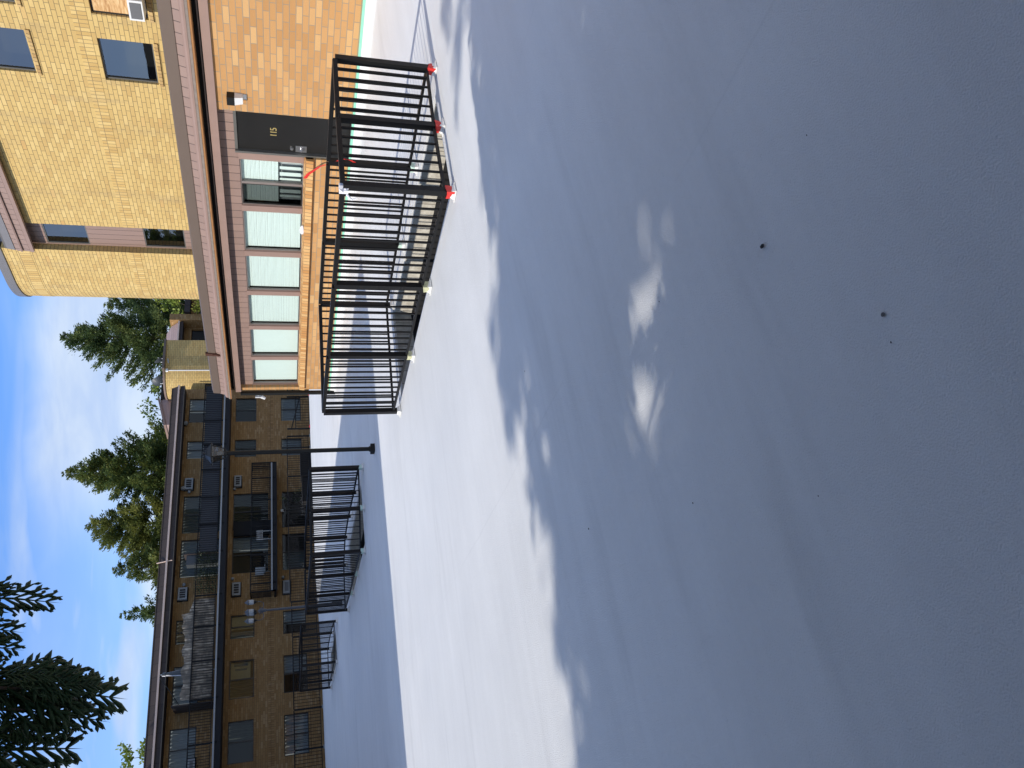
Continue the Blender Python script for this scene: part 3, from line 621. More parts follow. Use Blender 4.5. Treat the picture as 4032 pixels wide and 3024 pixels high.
# ------------------------------------------------------------------ lamp posts
lx, ly = 6.32, 12.17
l1 = thing('lamp_post', (lx, ly, 0), 'single dark lamp post with square carriage lantern on the white deck', 'lamp post')
mb = MB(); mb.post(lx, ly, .003, .075, .14); mb.build('base', 'bronze_paint', l1)
mb = MB(); mb.tube([(lx, ly, .07), (lx+.002, ly, 1.3), (lx+.006, ly, 2.47)], [.037, .037, .037], 16); mb.tube([(lx, ly, .07), (lx, ly, .10)], [.055, .045], 16); mb.build('pole', 'bronze_paint', l1, False)
px = lx+.006
mb = MB(); A = [(a*.062, b_*.062) for a, b_ in ((-1, -1), (1, -1), (1, 1), (-1, 1))]
for (a, b_) in A: mb.bar((px+a, ly+b_, 2.49), (px+a*1.75, ly+b_*1.75, 2.685), .012, .012)
mb.post(px, ly, 2.455, 2.495, .10, 0, .135)
lan = mb.build('lantern', 'bronze_paint', l1)
mb = MB()
for i in range(4):
    (a, b_), (c, d) = A[i], A[(i+1) % 4]
    mb.quad([(px+a*.96, ly+b_*.96, 2.495), (px+c*.96, ly+d*.96, 2.495), (px+c*1.70, ly+d*1.70, 2.682), (px+a*1.70, ly+b_*1.70, 2.682)])
mb.build('lantern_glass', 'lamp_pane', lan)
mb = MB(); mb.lathe((px, ly, 2.50), [(.0, 0), (.03, .02), (.034, .06), (.02, .11), (.0, .13)], 10); mb.build('lamp_bulb', 'white_grey', lan, True)
mb = MB(); mb.post(px, ly, 2.683, 2.70, .285); mb.post(px, ly, 2.70, 2.765, .255, 0, .125); mb.post(px, ly, 2.765, 2.79, .13, 0, .10); mb.lathe((px, ly, 2.79), [(.045, 0), (.02, .012), (.018, .02), (.028, .03), (.015, .045), (.0, .052)], 10); mb.build('lantern_roof', 'lantern_top', lan)
kx, ky = 6.4, 21.5
l2 = thing('lamp_post', (kx, ky, 0), 'slender blue-grey post carrying a cluster of white glass lanterns', 'lamp post')
mb = MB(); mb.tube([(kx, ky, 0), (kx, ky, .25), (kx, ky, .3), (kx, ky, 2.0)], [.075, .07, .045, .028], 14); mb.lathe((kx, ky, 2.0), [(.03, 0), (.045, .02), (.04, .04), (.05, .06), (.055, .16), (.03, .18), (.012, .22)], 14); mb.build('pole', 'blue_grey_paint', l2, False)
for i, (ox, oy) in enumerate(((.25, .0), (-.25, .0), (0, .0), (.02, .25))):
    if i != 2:
        mb = MB(); L = Vector((ox, oy, 0)); mb.tube([Vector((kx, ky, 2.12)), Vector((kx, ky, 2.06))+L*.45, Vector((kx, ky, 2.07))+L*.85, Vector((kx, ky, 2.14))+L, Vector((kx, ky, 2.225))+L], .009, 8)
        mb.tube([Vector((kx, ky, 2.08))+L*.35, Vector((kx, ky, 2.12))+L*.25, Vector((kx, ky, 2.17))+L*.4, Vector((kx, ky, 2.16))+L*.5], .007, 8); mb.build('arm', 'blue_grey_paint', l2)
    c = (kx+ox, ky+oy, 2.22)
    mb = MB(); mb.lathe(c, [(.008, -.005), (.012, .02), (.04, .06), (.055, .085), (.06, .092), (.0, .092)], 12); la = mb.build('lantern', 'bronze_paint', l2, False)
    mb = MB(); mb.lathe(c, [(.052, .092), (.066, .12), (.066, .2), (.060, .23)], 8); mb.build('lantern_glass', 'lamp_glass', la)
    mb = MB(); mb.lathe(c, [(.075, .228), (.075, .238), (.05, .27), (.02, .31), (.006, .33), (.0, .345)], 12); mb.build('lantern_roof', 'blue_grey_paint', la)

# ------------------------------------------------------------------ the far building
fb = thing('apartment_building', (12, 45, -1.2), 'long shaded brown brick apartment block with dark balconies across the courtyard', 'building')
GF = PL('y', 41.0)
cols = [(5.22, 7.05), (8.05, 9.85), (10.9, 12.08), (14.25, 16.28), (16.65, 18.78), (21.05, 22.16), (23.35, 24.95)]
holes = []
def H3(c, lo, hi): return (*c, lo, hi)
rowsz = {'g': (.40, 1.54), 'm': (2.92, 4.07), 't': (5.45, 6.60)}
for r_name, (lo, hi) in rowsz.items():
    for i, c in enumerate(cols):
        l_ = lo
        if i in (3, 4): l_ = {'g': .32 if i == 3 else -.55, 'm': 2.12, 't': 4.6}[r_name]
        holes.append((*c, l_, hi, r_name, i))
mb = MB(); wall(mb, GF, -2, 25.6, -1.3, 7.2, [h_[:4] for h_ in holes], .13); mb.build('brick_wall', 'brick_brown_shaded', fb)
mb = MB()
for z in (1.98, 4.47): gbox(mb, GF, -2, 25.55, -.004, .03, z, z+.28)
mb.build('soldier_course', 'brick_brown_shaded_soldier', fb)
mb = MB()
for a, b_, c, d, rn, i in holes: mb = MB(); gbox(mb, GF, a-.05, b_+.05, -.03, .12, c-.10, c-.004); mb.build('window_sill', 'brick_brown_shaded_soldier', fb)
covers = {('g', 0): ((0, 1), 'curtain_light'), ('g', 1): ((.5, 1), 'curtain_light'), ('g', 2): ((.45, 1), 'curtain_light'), ('g', 3): ((.0, .5), 'curtain_grey'), ('g', 5): ((0, 1), 'curtain_light'), ('g', 6): ((0, 1), 'curtain_light'),
    ('m', 0): ((.55, .9), 'curtain_green'), ('m', 1): ((0, .48), 'room_dark'), ('m', 2): ((.0, .33), 'curtain_grey'), ('m', 3): ((.6, 1), 'curtain_light'), ('m', 4): ((.0, 1), 'curtain_green'), ('m', 5): ((0, 1), 'curtain_green'), ('m', 6): ((.5, 1), 'curtain_green'),
    ('t', 0): ((0, 1), 'curtain_light'), ('t', 1): ((0, 1), 'curtain_light'), ('t', 2): ((0, 1), 'curtain_grey'), ('t', 3): ((0, 1), 'curtain_light'), ('t', 4): ((0, 1), 'curtain_grey'), ('t', 5): ((0, 1), 'curtain_light'), ('t', 6): ((.45, 1), 'curtain_light')}
for a, b_, c, d, rn, i in holes:
    cv = covers.get((rn, i), (None, 'curtain_grey'))
    wdw = window(fb, GF, a, b_, c, d, .09, 'frame_dark', 'glass_dark', .045, True, cv[0], cv[1], cd=.10)
    if (rn, i) == ('m', 1):
        mb = MB(); gbox(mb, GF, a+.92, b_-.06, .25, .27, c+.18, d-.06); mb.build('door_reflection_panel', 'curtain_cream', wdw); wdw['label'] = 'window with a cream panel imitating a door reflection in its right half'  # panel behind the glass stands in for a reflected door
        mb = MB(); gbox(mb, GF, a+1.35, a+1.44, .235, .25, c+.35, d-.25); gbox(mb, GF, a+1.55, a+1.66, .235, .25, c+.3, d-.2); mb.build('reflection_moulding', 'curtain_grey', wdw)
    if (rn, i) == ('m', 2):
        mb = MB(); gbox(mb, GF, a+.5, b_-.05, .2, .215, c+.06, d-.05); mb.build('curtain', 'curtain_cream', wdw)
mb = MB(); gbox(mb, GF, -2, 25.5, .9, .95, -1.2, 7.1); mb.build('interior', 'room_dark', fb)
mb = MB(); gbox(mb, GF, -2, 25.6, 1.0, 9.5, -3.4, 7.35); mb.build('building_core', 'roof_gravel', fb)
# eave
FE = (-2.0, 25.35)
def feave(name, prof, mat, a0=FE[0], a1=FE[1]):
    m_ = MB(); m_.extrude(prof, 'x', a0, a1); return m_.build(name, mat, fb)
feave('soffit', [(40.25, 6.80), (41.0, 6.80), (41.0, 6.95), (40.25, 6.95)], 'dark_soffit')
feave('lower_fascia', [(40.20, 6.83), (40.26, 6.83), (40.30, 7.06), (40.24, 7.06)], 'shingle_brown')
feave('drip_edge', [(40.17, 6.80), (40.20, 6.80), (40.20, 6.845), (40.17, 6.845)], 'gutter_dark')
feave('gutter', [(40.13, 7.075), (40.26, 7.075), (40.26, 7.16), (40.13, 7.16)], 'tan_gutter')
feave('roof_skirt', [(40.24, 7.165), (40.30, 7.165), (40.55, 7.48), (40.48, 7.49)], 'shingle_brown')
feave('roof_cap', [(40.45, 7.485), (41.0, 7.50), (41.0, 7.53), (40.44, 7.525)], 'gutter_dark')
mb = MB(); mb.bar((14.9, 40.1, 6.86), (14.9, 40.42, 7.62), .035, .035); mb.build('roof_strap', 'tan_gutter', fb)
# third floor balcony
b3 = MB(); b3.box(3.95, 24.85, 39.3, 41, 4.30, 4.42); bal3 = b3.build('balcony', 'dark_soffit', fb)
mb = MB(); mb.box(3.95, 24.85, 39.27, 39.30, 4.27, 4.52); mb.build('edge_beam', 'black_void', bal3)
mb = MB(); mb.box(3.95, 24.85, 39.24, 39.268, 4.525, 4.60); mb.build('edge_strip', 'white_grey', bal3)
def balrail(par, x0, x1, y, z0, z1, posts, sp=.118):
    mb = MB(); mb.bar((x0, y, z1), (x1, y, z1), .05, .05); mb.build('top_rail', 'rail_far', par)
    mb = MB(); mb.bar((x0, y, z0), (x1, y, z0), .035, .03); mb.build('bottom_rail', 'rail_far', par)
    mb = MB(); n = int((x1-x0)/sp)
    for i in range(n+1): mb.post(x0+(x1-x0)*i/n, y, z0, z1, .022)
    mb.build('balusters', 'rail_far', par)
    for x in posts: mb = MB(); mb.post(x, y, z0-.3, z1, .06); mb.build('post', 'rail_far', par)
balrail(bal3, 3.95, 24.85, 39.30, 4.70, 5.62, [3.95, 6.0, 7.9, 9.6, 11.2, 12.7, 14.9, 16.4, 17.9, 19.5, 21.0, 22.5, 24.85])
mb = MB(); mb.bar((24.85, 39.3, 5.62), (24.85, 41, 5.62), .05, .05); mb.bar((24.85, 39.3, 4.7), (24.85, 41, 4.7), .04, .04)
for i in range(14): mb.post(24.85, 39.4+i*.118, 4.7, 5.62, .022)
mb.build('end_rail', 'rail_far', bal3)
mb = MB(); mb.box(14.95, 24.8, 39.40, 39.42, 4.72, 5.56); mb.build('privacy_panel', 'slate_panel', bal3)
for x, z in ((14.86, 6.25), (7.72, 6.42)): mb = MB(); mb.box(x, x+.06, 39.35, 40.98, 4.42, z); mb.build('divider', 'shingle_brown', bal3)
# second floor balcony
b2 = MB(); b2.box(12.85, 20.15, 40.0, 41, 1.84, 1.96); bal2 = b2.build('balcony', 'dark_soffit', fb)
mb = MB(); mb.box(12.85, 20.15, 39.97, 40.0, 1.80, 2.02); mb.build('edge_beam', 'black_void', bal2)
mb = MB(); mb.box(12.9, 20.1, 39.94, 39.968, 2.025, 2.10); mb.build('edge_strip', 'white_grey', bal2)
balrail(bal2, 12.85, 20.15, 40.0, 2.16, 3.10, [12.88, 13.3, 14.8, 16.4, 17.9, 19.2, 20.12])
for x in (12.87, 20.13):
    mb = MB(); mb.bar((x, 40, 3.1), (x, 41, 3.1), .05, .05)
    for i in range(9): mb.post(x, 40.06+i*.11, 2.1, 3.1, .02)
    mb.build('end_rail', 'rail_far', bal2)
# globe lamps
for x, z in ((18.98, 6.33), (13.85, 6.33), (19.02, 4.02), (13.95, 4.02), (13.82, 1.52), (23.25, 6.72), (19.2, 6.66)):
    mb = MB(); r = .085 if z not in (6.72, 6.66) else .13
    mb.lathe((x, 40.87, z-r), [(0, 0)]+[(r*math.sin(math.pi*i/8), r-r*math.cos(math.pi*i/8)) for i in range(1, 8)]+[(0, 2*r)], 12); gl = mb.build('globe_lamp', 'white_grey', fb, True)
    mb = MB(); mb.box(x-.04, x+.04, 40.94, 41.0, z-.04, z+.04); mb.build('lamp_base', 'bronze_paint', gl)
mb = MB(); mb.box(17.55, 17.68, 40.90, 40.97, 1.45, 1.6); mb.build('porch_lamp', 'white_plastic', fb)
# wall-sleeve air conditioners
for (x0, x1, z0, z1, g_, lab) in ((19.12, 19.76, 6.16, 6.58, 4, 'top-floor wall air conditioner nearer the lamp post, with a small dish above it'), (13.05, 13.68, 6.16, 6.58, 4, 'pale wall air conditioner on the top floor above the fabric screen end'),
    (19.15, 19.8, 3.68, 4.04, 4, 'dim wall air conditioner above the right end of the lower balcony'), (13.05, 13.72, 3.62, 4.02, 4, 'dim wall air conditioner above the left end of the lower balcony'), (12.95, 13.62, 1.16, 1.52, 1, 'pale air conditioner with one dark grille below the lower balcony'), (5.12, 5.66, 5.44, 5.74, 1, 'air conditioner in the leftmost top-floor window behind the balcony rail')):
    a_ = thing('air_conditioner', ((x0+x1)/2, 40.9, z0), lab, 'air conditioner', 'air conditioners of the far block')
    mb = MB(); mb.box(x0, x1, 40.78, 41.02, z0, z1); mb.build('housing', 'white_grey', a_)
    mb = MB(); wd = (x1-x0-.16)/g_
    for i in range(g_): mb.box(x0+.08+i*wd+.02, x0+.08+(i+1)*wd-.02, 40.765, 40.78, z0+.08, z1-.08)
    mb.build('grille', 'grille_grey' if g_ == 1 else 'room_dark', a_)
    mb = MB(); mb.box(x0-.045, x1+.045, 40.97, 41.005, z0-.045, z1+.045); mb.build('wall_sleeve', 'black_void', a_)
# balcony belongings
mb = MB(); rs = random.Random(3); n = 60; top = []
for i in range(n+1):
    x = 7.95+(12.55-7.95)*i/n
    tp = (6.02 if x < 11.9 else 5.75 if x < 12.2 else 5.72)+.06*math.sin(i*.5)+rs.uniform(-.03, .03)+(.12 if 11.2 < x < 11.9 else 0)
    top.append((x, 39.22+.015*math.sin(i*1.7), 4.72+.03*math.sin(i*.7), tp))
for (x0, y0, b0, t0), (x1, y1, b1, t1) in zip(top, top[1:]):
    mb.quad([(x0, y0+.14, b0), (x1, y1+.14, b1), (x1, y1+.14, t1), (x0, y0+.14, t0)]); mb.quad([(x0, y0+.155, b0), (x1, y1+.155, b1), (x1, y1+.155, t1), (x0, y0+.155, t0)])
tag(mb.build('bamboo_screen', 'bamboo_screen'), 'ragged tan and grey privacy screen lashed along the top balcony railing', 'privacy screen')
um = thing('patio_umbrella', (9.25, 39.7, 4.45), 'furled white and navy patio umbrella standing on the top balcony', 'umbrella')
mb = MB(); mb.tube([(9.25, 39.7, 4.45), (9.25, 39.7, 6.98)], .02, 8); mb.build('pole', 'steel', um)
mb = MB(); mb.lathe((9.25, 39.7, 5.75), [(.12, 0), (.15, .05), (.14, .3), (.11, .7), (.07, 1.0), (.09, 1.02), (.08, 1.15), (.0, 1.2)], 10)
for i, fz in enumerate(mb.f): mb.mi[i] = 1 if (i % 10) in (2, 3, 6, 7, 8) else 0
mb.build('canopy', ['white_cloth', 'dish_grey'], um)
mb = MB(); mb.tube([(9.1, 39.4, 6.98), (8.7, 39.4, 6.7), (8.3, 39.4, 6.42), (7.8, 39.4, 6.10)], .018, 8); tag(mb.build('fishing_rod', 'bronze_paint'), 'thin dark pole leaning down from the furled umbrella to the balcony divider', 'pole')
def leafball(mb, c, r, n, size, rnd_, flat=1.0):
    for _ in range(n):
        d = Vector((rnd_.gauss(0, 1), rnd_.gauss(0, 1), rnd_.gauss(0, 1)*flat)); d = d.normalized()*r*rnd_.random()**.4; p = Vector(c)+Vector((d.x, d.y, d.z*flat))
        a = Vector((rnd_.gauss(0, 1), rnd_.gauss(0, 1), rnd_.gauss(0, 1))).normalized()*size*rnd_.uniform(.6, 1.3); b_ = a.orthogonal().normalized()*size*.35
        mb.quad([p-a*.5, p+b_, p+a*.5, p-b_])
rp = random.Random(11)
iv = MB()
for i in range(48): leafball(iv, (12.88+(i%16)*.126+rp.uniform(-.03, .03), 39.22, 4.80+(i//16)*.3+rp.uniform(-.08, .08)), .17, 13, .085, rp)
for i in range(14): leafball(iv, (13.55+rp.gauss(0, .18), 39.20, 5.05+rp.gauss(0, .14)), .1, 6, .07, rp)
iv.tube([(12.8, 39.23, 4.75), (13.1, 39.22, 5.2), (13.5, 39.22, 5.0), (13.9, 39.22, 5.45), (14.3, 39.22, 5.1), (14.75, 39.22, 5.5)], .012, 5)
for i in range(14): iv.bar((12.84+i*.155, 39.235, 4.68), (12.84+i*.155, 39.235, 5.72), .012, .012)
for i in range(8): iv.bar((12.82, 39.225, 4.7+i*.14), (14.9, 39.225, 4.7+i*.14), .012, .012)
tag(iv.build('climbing_plant', 'ivy'), 'dark leafy climber covering a stretch of the top balcony railing', 'plant')
o = MB(); o.box(11.75, 12.05, 39.40, 39.6, 5.0, 5.3); o.box(11.78, 12.02, 39.39, 39.4, 5.03, 5.27, 1); tag(o.build('storage_box', ['teal', 'green_cloth']), 'teal and green box behind the top balcony railing', 'box')
fc = thing('folding_chair', (14.2, 40.5, 1.96), 'pale folding chair on the lower balcony behind its railing', 'chair')
mb = MB(); mb.box(14.0, 14.42, 40.35, 40.75, 2.40, 2.43); mb.build('seat', 'curtain_light', fc)
mb = MB(); mb.box(14.0, 14.42, 40.74, 40.77, 2.45, 2.9); mb.build('backrest', 'curtain_light', fc)
for x in (14.01, 14.41):
    for y in (40.36, 40.74): mb = MB(); mb.post(x, y, 1.965, 2.4, .025); mb.build('leg', 'frame_grey', fc)
rk = thing('folding_rack', (16.0, 40.45, 1.96), 'white slatted rack leaning on the lower balcony', 'rack')
mb = MB()
for i in range(5): mb.bar((15.8, 40.45, 2.55+i*.065), (16.35, 40.45, 2.55+i*.065), .03, .03)
mb.build('slats', 'white_plastic', rk)
for x in (15.85, 16.3): mb = MB(); mb.bar((x, 40.47, 1.97), (x, 40.47, 2.86), .03, .03); mb.build('leg', 'white_plastic', rk)
mb = MB(); mb.box(16.25, 17.05, 40.75, 40.95, 1.97, 4.02); mb.box(16.3, 17.0, 40.74, 40.75, 2.02, 3.97); tag(mb.build('storage_cabinet', 'black_void'), 'tall black cabinet against the wall on the lower balcony', 'cabinet')
mb = MB(); mb.box(14.35, 14.85, 39.45, 39.95, 4.43, 6.12); mb.box(14.4, 14.8, 39.43, 39.45, 4.5, 6.05); tag(mb.build('storage_cabinet', 'dish_grey'), 'dark slatted cupboard standing behind the climber on the top balcony', 'cabinet')
for x0, x1, zz, lab in ((17.6, 18.9, .58, 'taller black planter behind the far deck railing'), (16.2, 17.5, .52, 'lower black planter behind the far deck railing')):
    mb = MB(); mb.box(x0, x1, 36.6, 37.3, -1.24, zz); mb.box(x0-.03, x1+.03, 36.57, 37.33, zz, zz+.04); tag(mb.build('planter_box', 'black_void'), lab, 'planter', 'black planters beyond the far railing')
ps = thing('potted_shrub', (17.7, 39.2, -1.25), 'small leafy pot shrub below the lower balcony', 'plant')
mb = MB(); mb.lathe((17.7, 39.2, -1.25), [(.18, 0), (.25, .5), (.27, .55), (0, .55)], 12); mb.build('pot', 'pot', ps)
mb = MB()
for i in range(16): leafball(mb, (17.7+rp.gauss(0, .2), 39.2+rp.gauss(0, .15), .55+rp.gauss(0, .45)), .16, 14, .1, rp)
mb.build('foliage', 'ivy', ps)

# rounded stair tower at the right end of the far block, and the blocks behind it
st_ = thing('stair_tower', (28, 43, -1), 'curved sunlit brick stair tower at the right end of the far block', 'tower')
pts = []
for i in range(13):
    a = R(-45)+R(110)*i/12; pts.append((27.9-1.55*math.cos(a), 42.9-1.55*math.sin(a), 1.55*(a+.8)))
rim = [8.16]*13
mb = MB()
for i in range(12):
    (x0, y0, s0), (x1, y1, s1) = pts[i], pts[i+1]; mb.quad([(x0, y0, -1.3), (x1, y1, -1.3), (x1, y1, rim[i+1]), (x0, y0, rim[i])], 0, [(s0, -1.3), (s1, -1.3), (s1, rim[i+1]), (s0, rim[i])])
xe, ye = pts[-1][:2]
mb.build('curved_wall', 'brick_yellow', st_)
mb = MB(); mb.quad([(xe, ye, -1.3), (29.3, ye-.25, -1.3), (29.3, ye-.25, 8.16), (xe, ye, 8.16)]); mb.quad([(29.3, ye-.25, -1.3), (29.3, 47, -1.3), (29.3, 47, 8.16), (29.3, ye-.25, 8.16)]); mb.build('flat_wall', 'brick_yellow', st_)
mb = MB()
for i in range(12):
    p0_, p1_ = pts[i], pts[i+1]; o_ = lambda p, q: (27.9+(p[0]-27.9)*q, 42.9+(p[1]-42.9)*q)
    a0, a1, b1, b0 = o_(p0_, 1.035), o_(p1_, 1.035), o_(p1_, .93), o_(p0_, .93)
    mb.hexa([(*a0, 8.15), (*a1, 8.15), (*b1, 8.15), (*b0, 8.15), (*a0, 8.25), (*a1, 8.25), (*b1, 8.25), (*b0, 8.25)])
mb.build('coping', 'coping_brown', st_)
mb = MB(); mb.box(xe-.02, 29.36, ye-.32, ye+.2, 8.14, 8.27); mb.build('roof_flashing', 'flashing', st_)
mb = MB(); mb.tube([(xe-.03, ye-.07, -1), (xe-.03, ye-.07, 7.95)], .035, 10); mb.box(xe-.1, xe+.05, ye-.14, ye, 7.95, 8.08); mb.build('downpipe', 'white_plastic', st_)
mb = MB(); mb.bar((27.6, ye-.3, 7.93), (27.9, ye-.3, 7.98), .07, .06); mb.build('wall_bracket', 'white_grey', st_)
mb = MB(); mb.quad([(x, y, z) for (x, y, s_), z in zip(pts, rim)]+[(29.3, ye-.2, 8.16), (29.3, 47, 8.16), (27.5, 47, 8.16)]); mb.build('flat_roof', 'roof_gravel', st_)
rb = thing('apartment_building', (35, 47, -1), 'shaded brick block with dark windows glimpsed past the curved tower', 'building')
GB = PL('y', 45.5)
hb = [(31.9, 33.25, 4.6, 7.3), (34.6, 37.0, 5.2, 6.9)]
mb = MB(); wall(mb, GB, 29.3, 44, -1.3, 7.75, hb, .25); mb.build('brick_wall', 'brick_brown_shaded', rb)
for h_ in hb: window(rb, GB, *h_, .2, 'frame_dark', 'glass_dark', .06, True)
mb = MB(); mb.box(33.35, 33.85, 44.6, 45.5, -1.3, 8.6); mb.build('brick_pier', 'brick_brown_shaded', rb)
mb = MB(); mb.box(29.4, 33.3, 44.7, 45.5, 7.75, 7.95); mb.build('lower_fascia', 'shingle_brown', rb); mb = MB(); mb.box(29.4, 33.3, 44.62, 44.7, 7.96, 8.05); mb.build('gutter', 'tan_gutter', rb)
mb = MB(); mb.extrude([(44.8, 8.06), (46.2, 8.06), (46.2, 8.95), (45.3, 8.55)], 'x', 31.2, 33.3); mb.build('roof_skirt', 'pink_lap', rb)
mb = MB(); mb.box(34.2, 44, 44.8, 45.5, 7.4, 7.75); mb.build('upper_fascia', 'shingle_brown', rb); mb = MB(); mb.box(29.4, 44, 46.4, 52, -3.4, 7.7); mb.build('building_core', 'roof_gravel', rb)
mb = MB(); mb.box(34.3, 37.4, 44.3, 44.38, 4.6, 4.68); mb.box(34.3, 37.4, 44.3, 44.36, 5.4, 5.46); mb.build('balcony_rail', 'rail_far', rb)
# roof house with lap siding, vents and dishes
rh = thing('roof_house', (26.2, 44.6, 7.5), 'small pink lap-sided roof house on top of the far block', 'roof house')
mb = MB(); f0 = [(24.95, 44.0, 7.53), (26.75, 44.0, 7.53), (26.75, 44.0, 8.66), (24.95, 44.0, 8.22)]; f1 = [(x, 45.6, z) for x, y, z in f0]
mb.quad(f0); mb.quad(f1[::-1]); mb.quad([f0[0], f0[3], f1[3], f1[0]]); mb.build('siding', 'pink_lap', rh)
mb = MB(); mb.hexa([(24.9, 43.9, 8.22), (26.8, 43.9, 8.68), (26.8, 45.7, 8.68), (24.9, 45.7, 8.22), (24.88, 43.9, 8.34), (26.8, 43.9, 8.80), (26.8, 45.7, 8.8), (24.88, 45.7, 8.34)]); mb.build('roof', 'pink_trim', rh)
mb = MB(); mb.box(26.76, 27.75, 43.95, 45.4, 7.53, 8.52); mb.box(26.72, 27.8, 43.9, 45.45, 8.52, 8.64)
for i in range(3): mb.box(26.95+i*.26, 27.12+i*.26, 43.92, 43.95, 7.6, 8.2, 1)
mb.build('vent_housing', ['dark_soffit', 'black_void'], rh)
def dish(c, r, label, dirv):
    d0 = thing('satellite_dish', c, label, 'satellite dish', 'satellite dishes on the far roof')
    D = Vector(dirv).normalized(); a = D.orthogonal().normalized(); b_ = D.cross(a); mb = MB(); c = Vector(c); hub = c+Vector((0, 0, .55)); prev = None
    for i in range(6):
        rr_ = r*i/5; ring = [hub+D*(rr_*rr_*.45/r)+(a*math.cos(q*math.pi/8)+b_*math.sin(q*math.pi/8))*rr_ for q in range(16)]
        if prev:
            for q in range(16): mb.quad([prev[q], prev[(q+1) % 16], ring[(q+1) % 16], ring[q]])
        prev = ring
    mb.build('reflector', 'dish_grey', d0, True)
    mb = MB(); mb.tube([c, c+Vector((0, 0, .3)), hub-D*.05], .025, 8); mb.build('mast', 'white_plastic', d0)
    mb = MB(); mb.tube([hub-a*r*.9, hub+D*r*.9-a*r*.2], .015, 6); mb.build('feed_arm', 'white_plastic', d0)
dish((27.7, 43.6, 8.14), .42, 'larger grey satellite dish standing on edge above the curved tower', (.95, .2, .3))
dish((28.9, 43.0, 8.14), .3, 'smaller satellite dish behind the roof edge of the curved tower', (.6, -.2, .5))

# ------------------------------------------------------------------ west wing: casts the courtyard's long shadow, seen in the window reflections
ww = thing('apartment_building', (-8, 24, 0), 'brown brick wing on the left of the courtyard, seen mirrored in the upper windows', 'building')
GWt = PL('x', -.95, -1)
hw = [(y, y+1.7, z, z+1.15) for y in (13.5, 17, 20.5, 24, 27.5, 31, 36) for z in (.4, 2.92, 5.45)]
mb = MB(); wall(mb, GWt, 11.75, 41, -1.3, 7.1, hw, .12); mb.quad([(-.95, 11.75, -1.3), (-14, 11.75, -1.3), (-14, 11.75, 7.1), (-.95, 11.75, 7.1)]); mb.build('brick_wall', 'brick_brown_shaded', ww)
for h_ in hw: window(ww, GWt, *h_, .08, 'frame_dark', 'glass_dark', .045, True)
mb = MB(); mb.box(-1.7, -1.65, 11.8, 41, -1.2, 7.0); mb.build('interior', 'room_dark', ww)
mb = MB(); mb.box(-14, -.25, 11.62, 41, 7.05, 7.55); mb.build('roof', 'shingle_brown', ww)

# ------------------------------------------------------------------ trees
def fast_mesh(name, V, F, mat, parent, mats2=None, mi=None):
    V = np.asarray(V, np.float32); F = np.asarray(F, np.int32); nv = F.shape[1]
    me = bpy.data.meshes.new(name); me.vertices.add(len(V)); me.vertices.foreach_set('co', V.ravel())
    me.loops.add(F.size); me.loops.foreach_set('vertex_index', F.ravel()); me.polygons.add(len(F)); me.polygons.foreach_set('loop_start', np.arange(0, F.size, nv, dtype=np.int32))
    me.materials.append(MATS[mat])
    if mats2: me.materials.append(MATS[mats2]); me.polygons.foreach_set('material_index', np.asarray(mi, np.int32))
    me.update(calc_edges=True); me.validate(); return link(name, me, parent)
def blades(P, D, L, W, rng):
    """thin diamond leaf at P along D"""
    n = len(P); D = D/np.linalg.norm(D, axis=1, keepdims=True); A = np.cross(D, rng.normal(size=(n, 3))); A /= np.linalg.norm(A, axis=1, keepdims=True)
    V = np.stack([P, P+D*(L*.45)[:, None]+A*(W*.5)[:, None], P+D*L[:, None], P+D*(L*.45)[:, None]-A*(W*.5)[:, None]], 1).reshape(-1, 3)
    return V, np.arange(4*n).reshape(-1, 4)
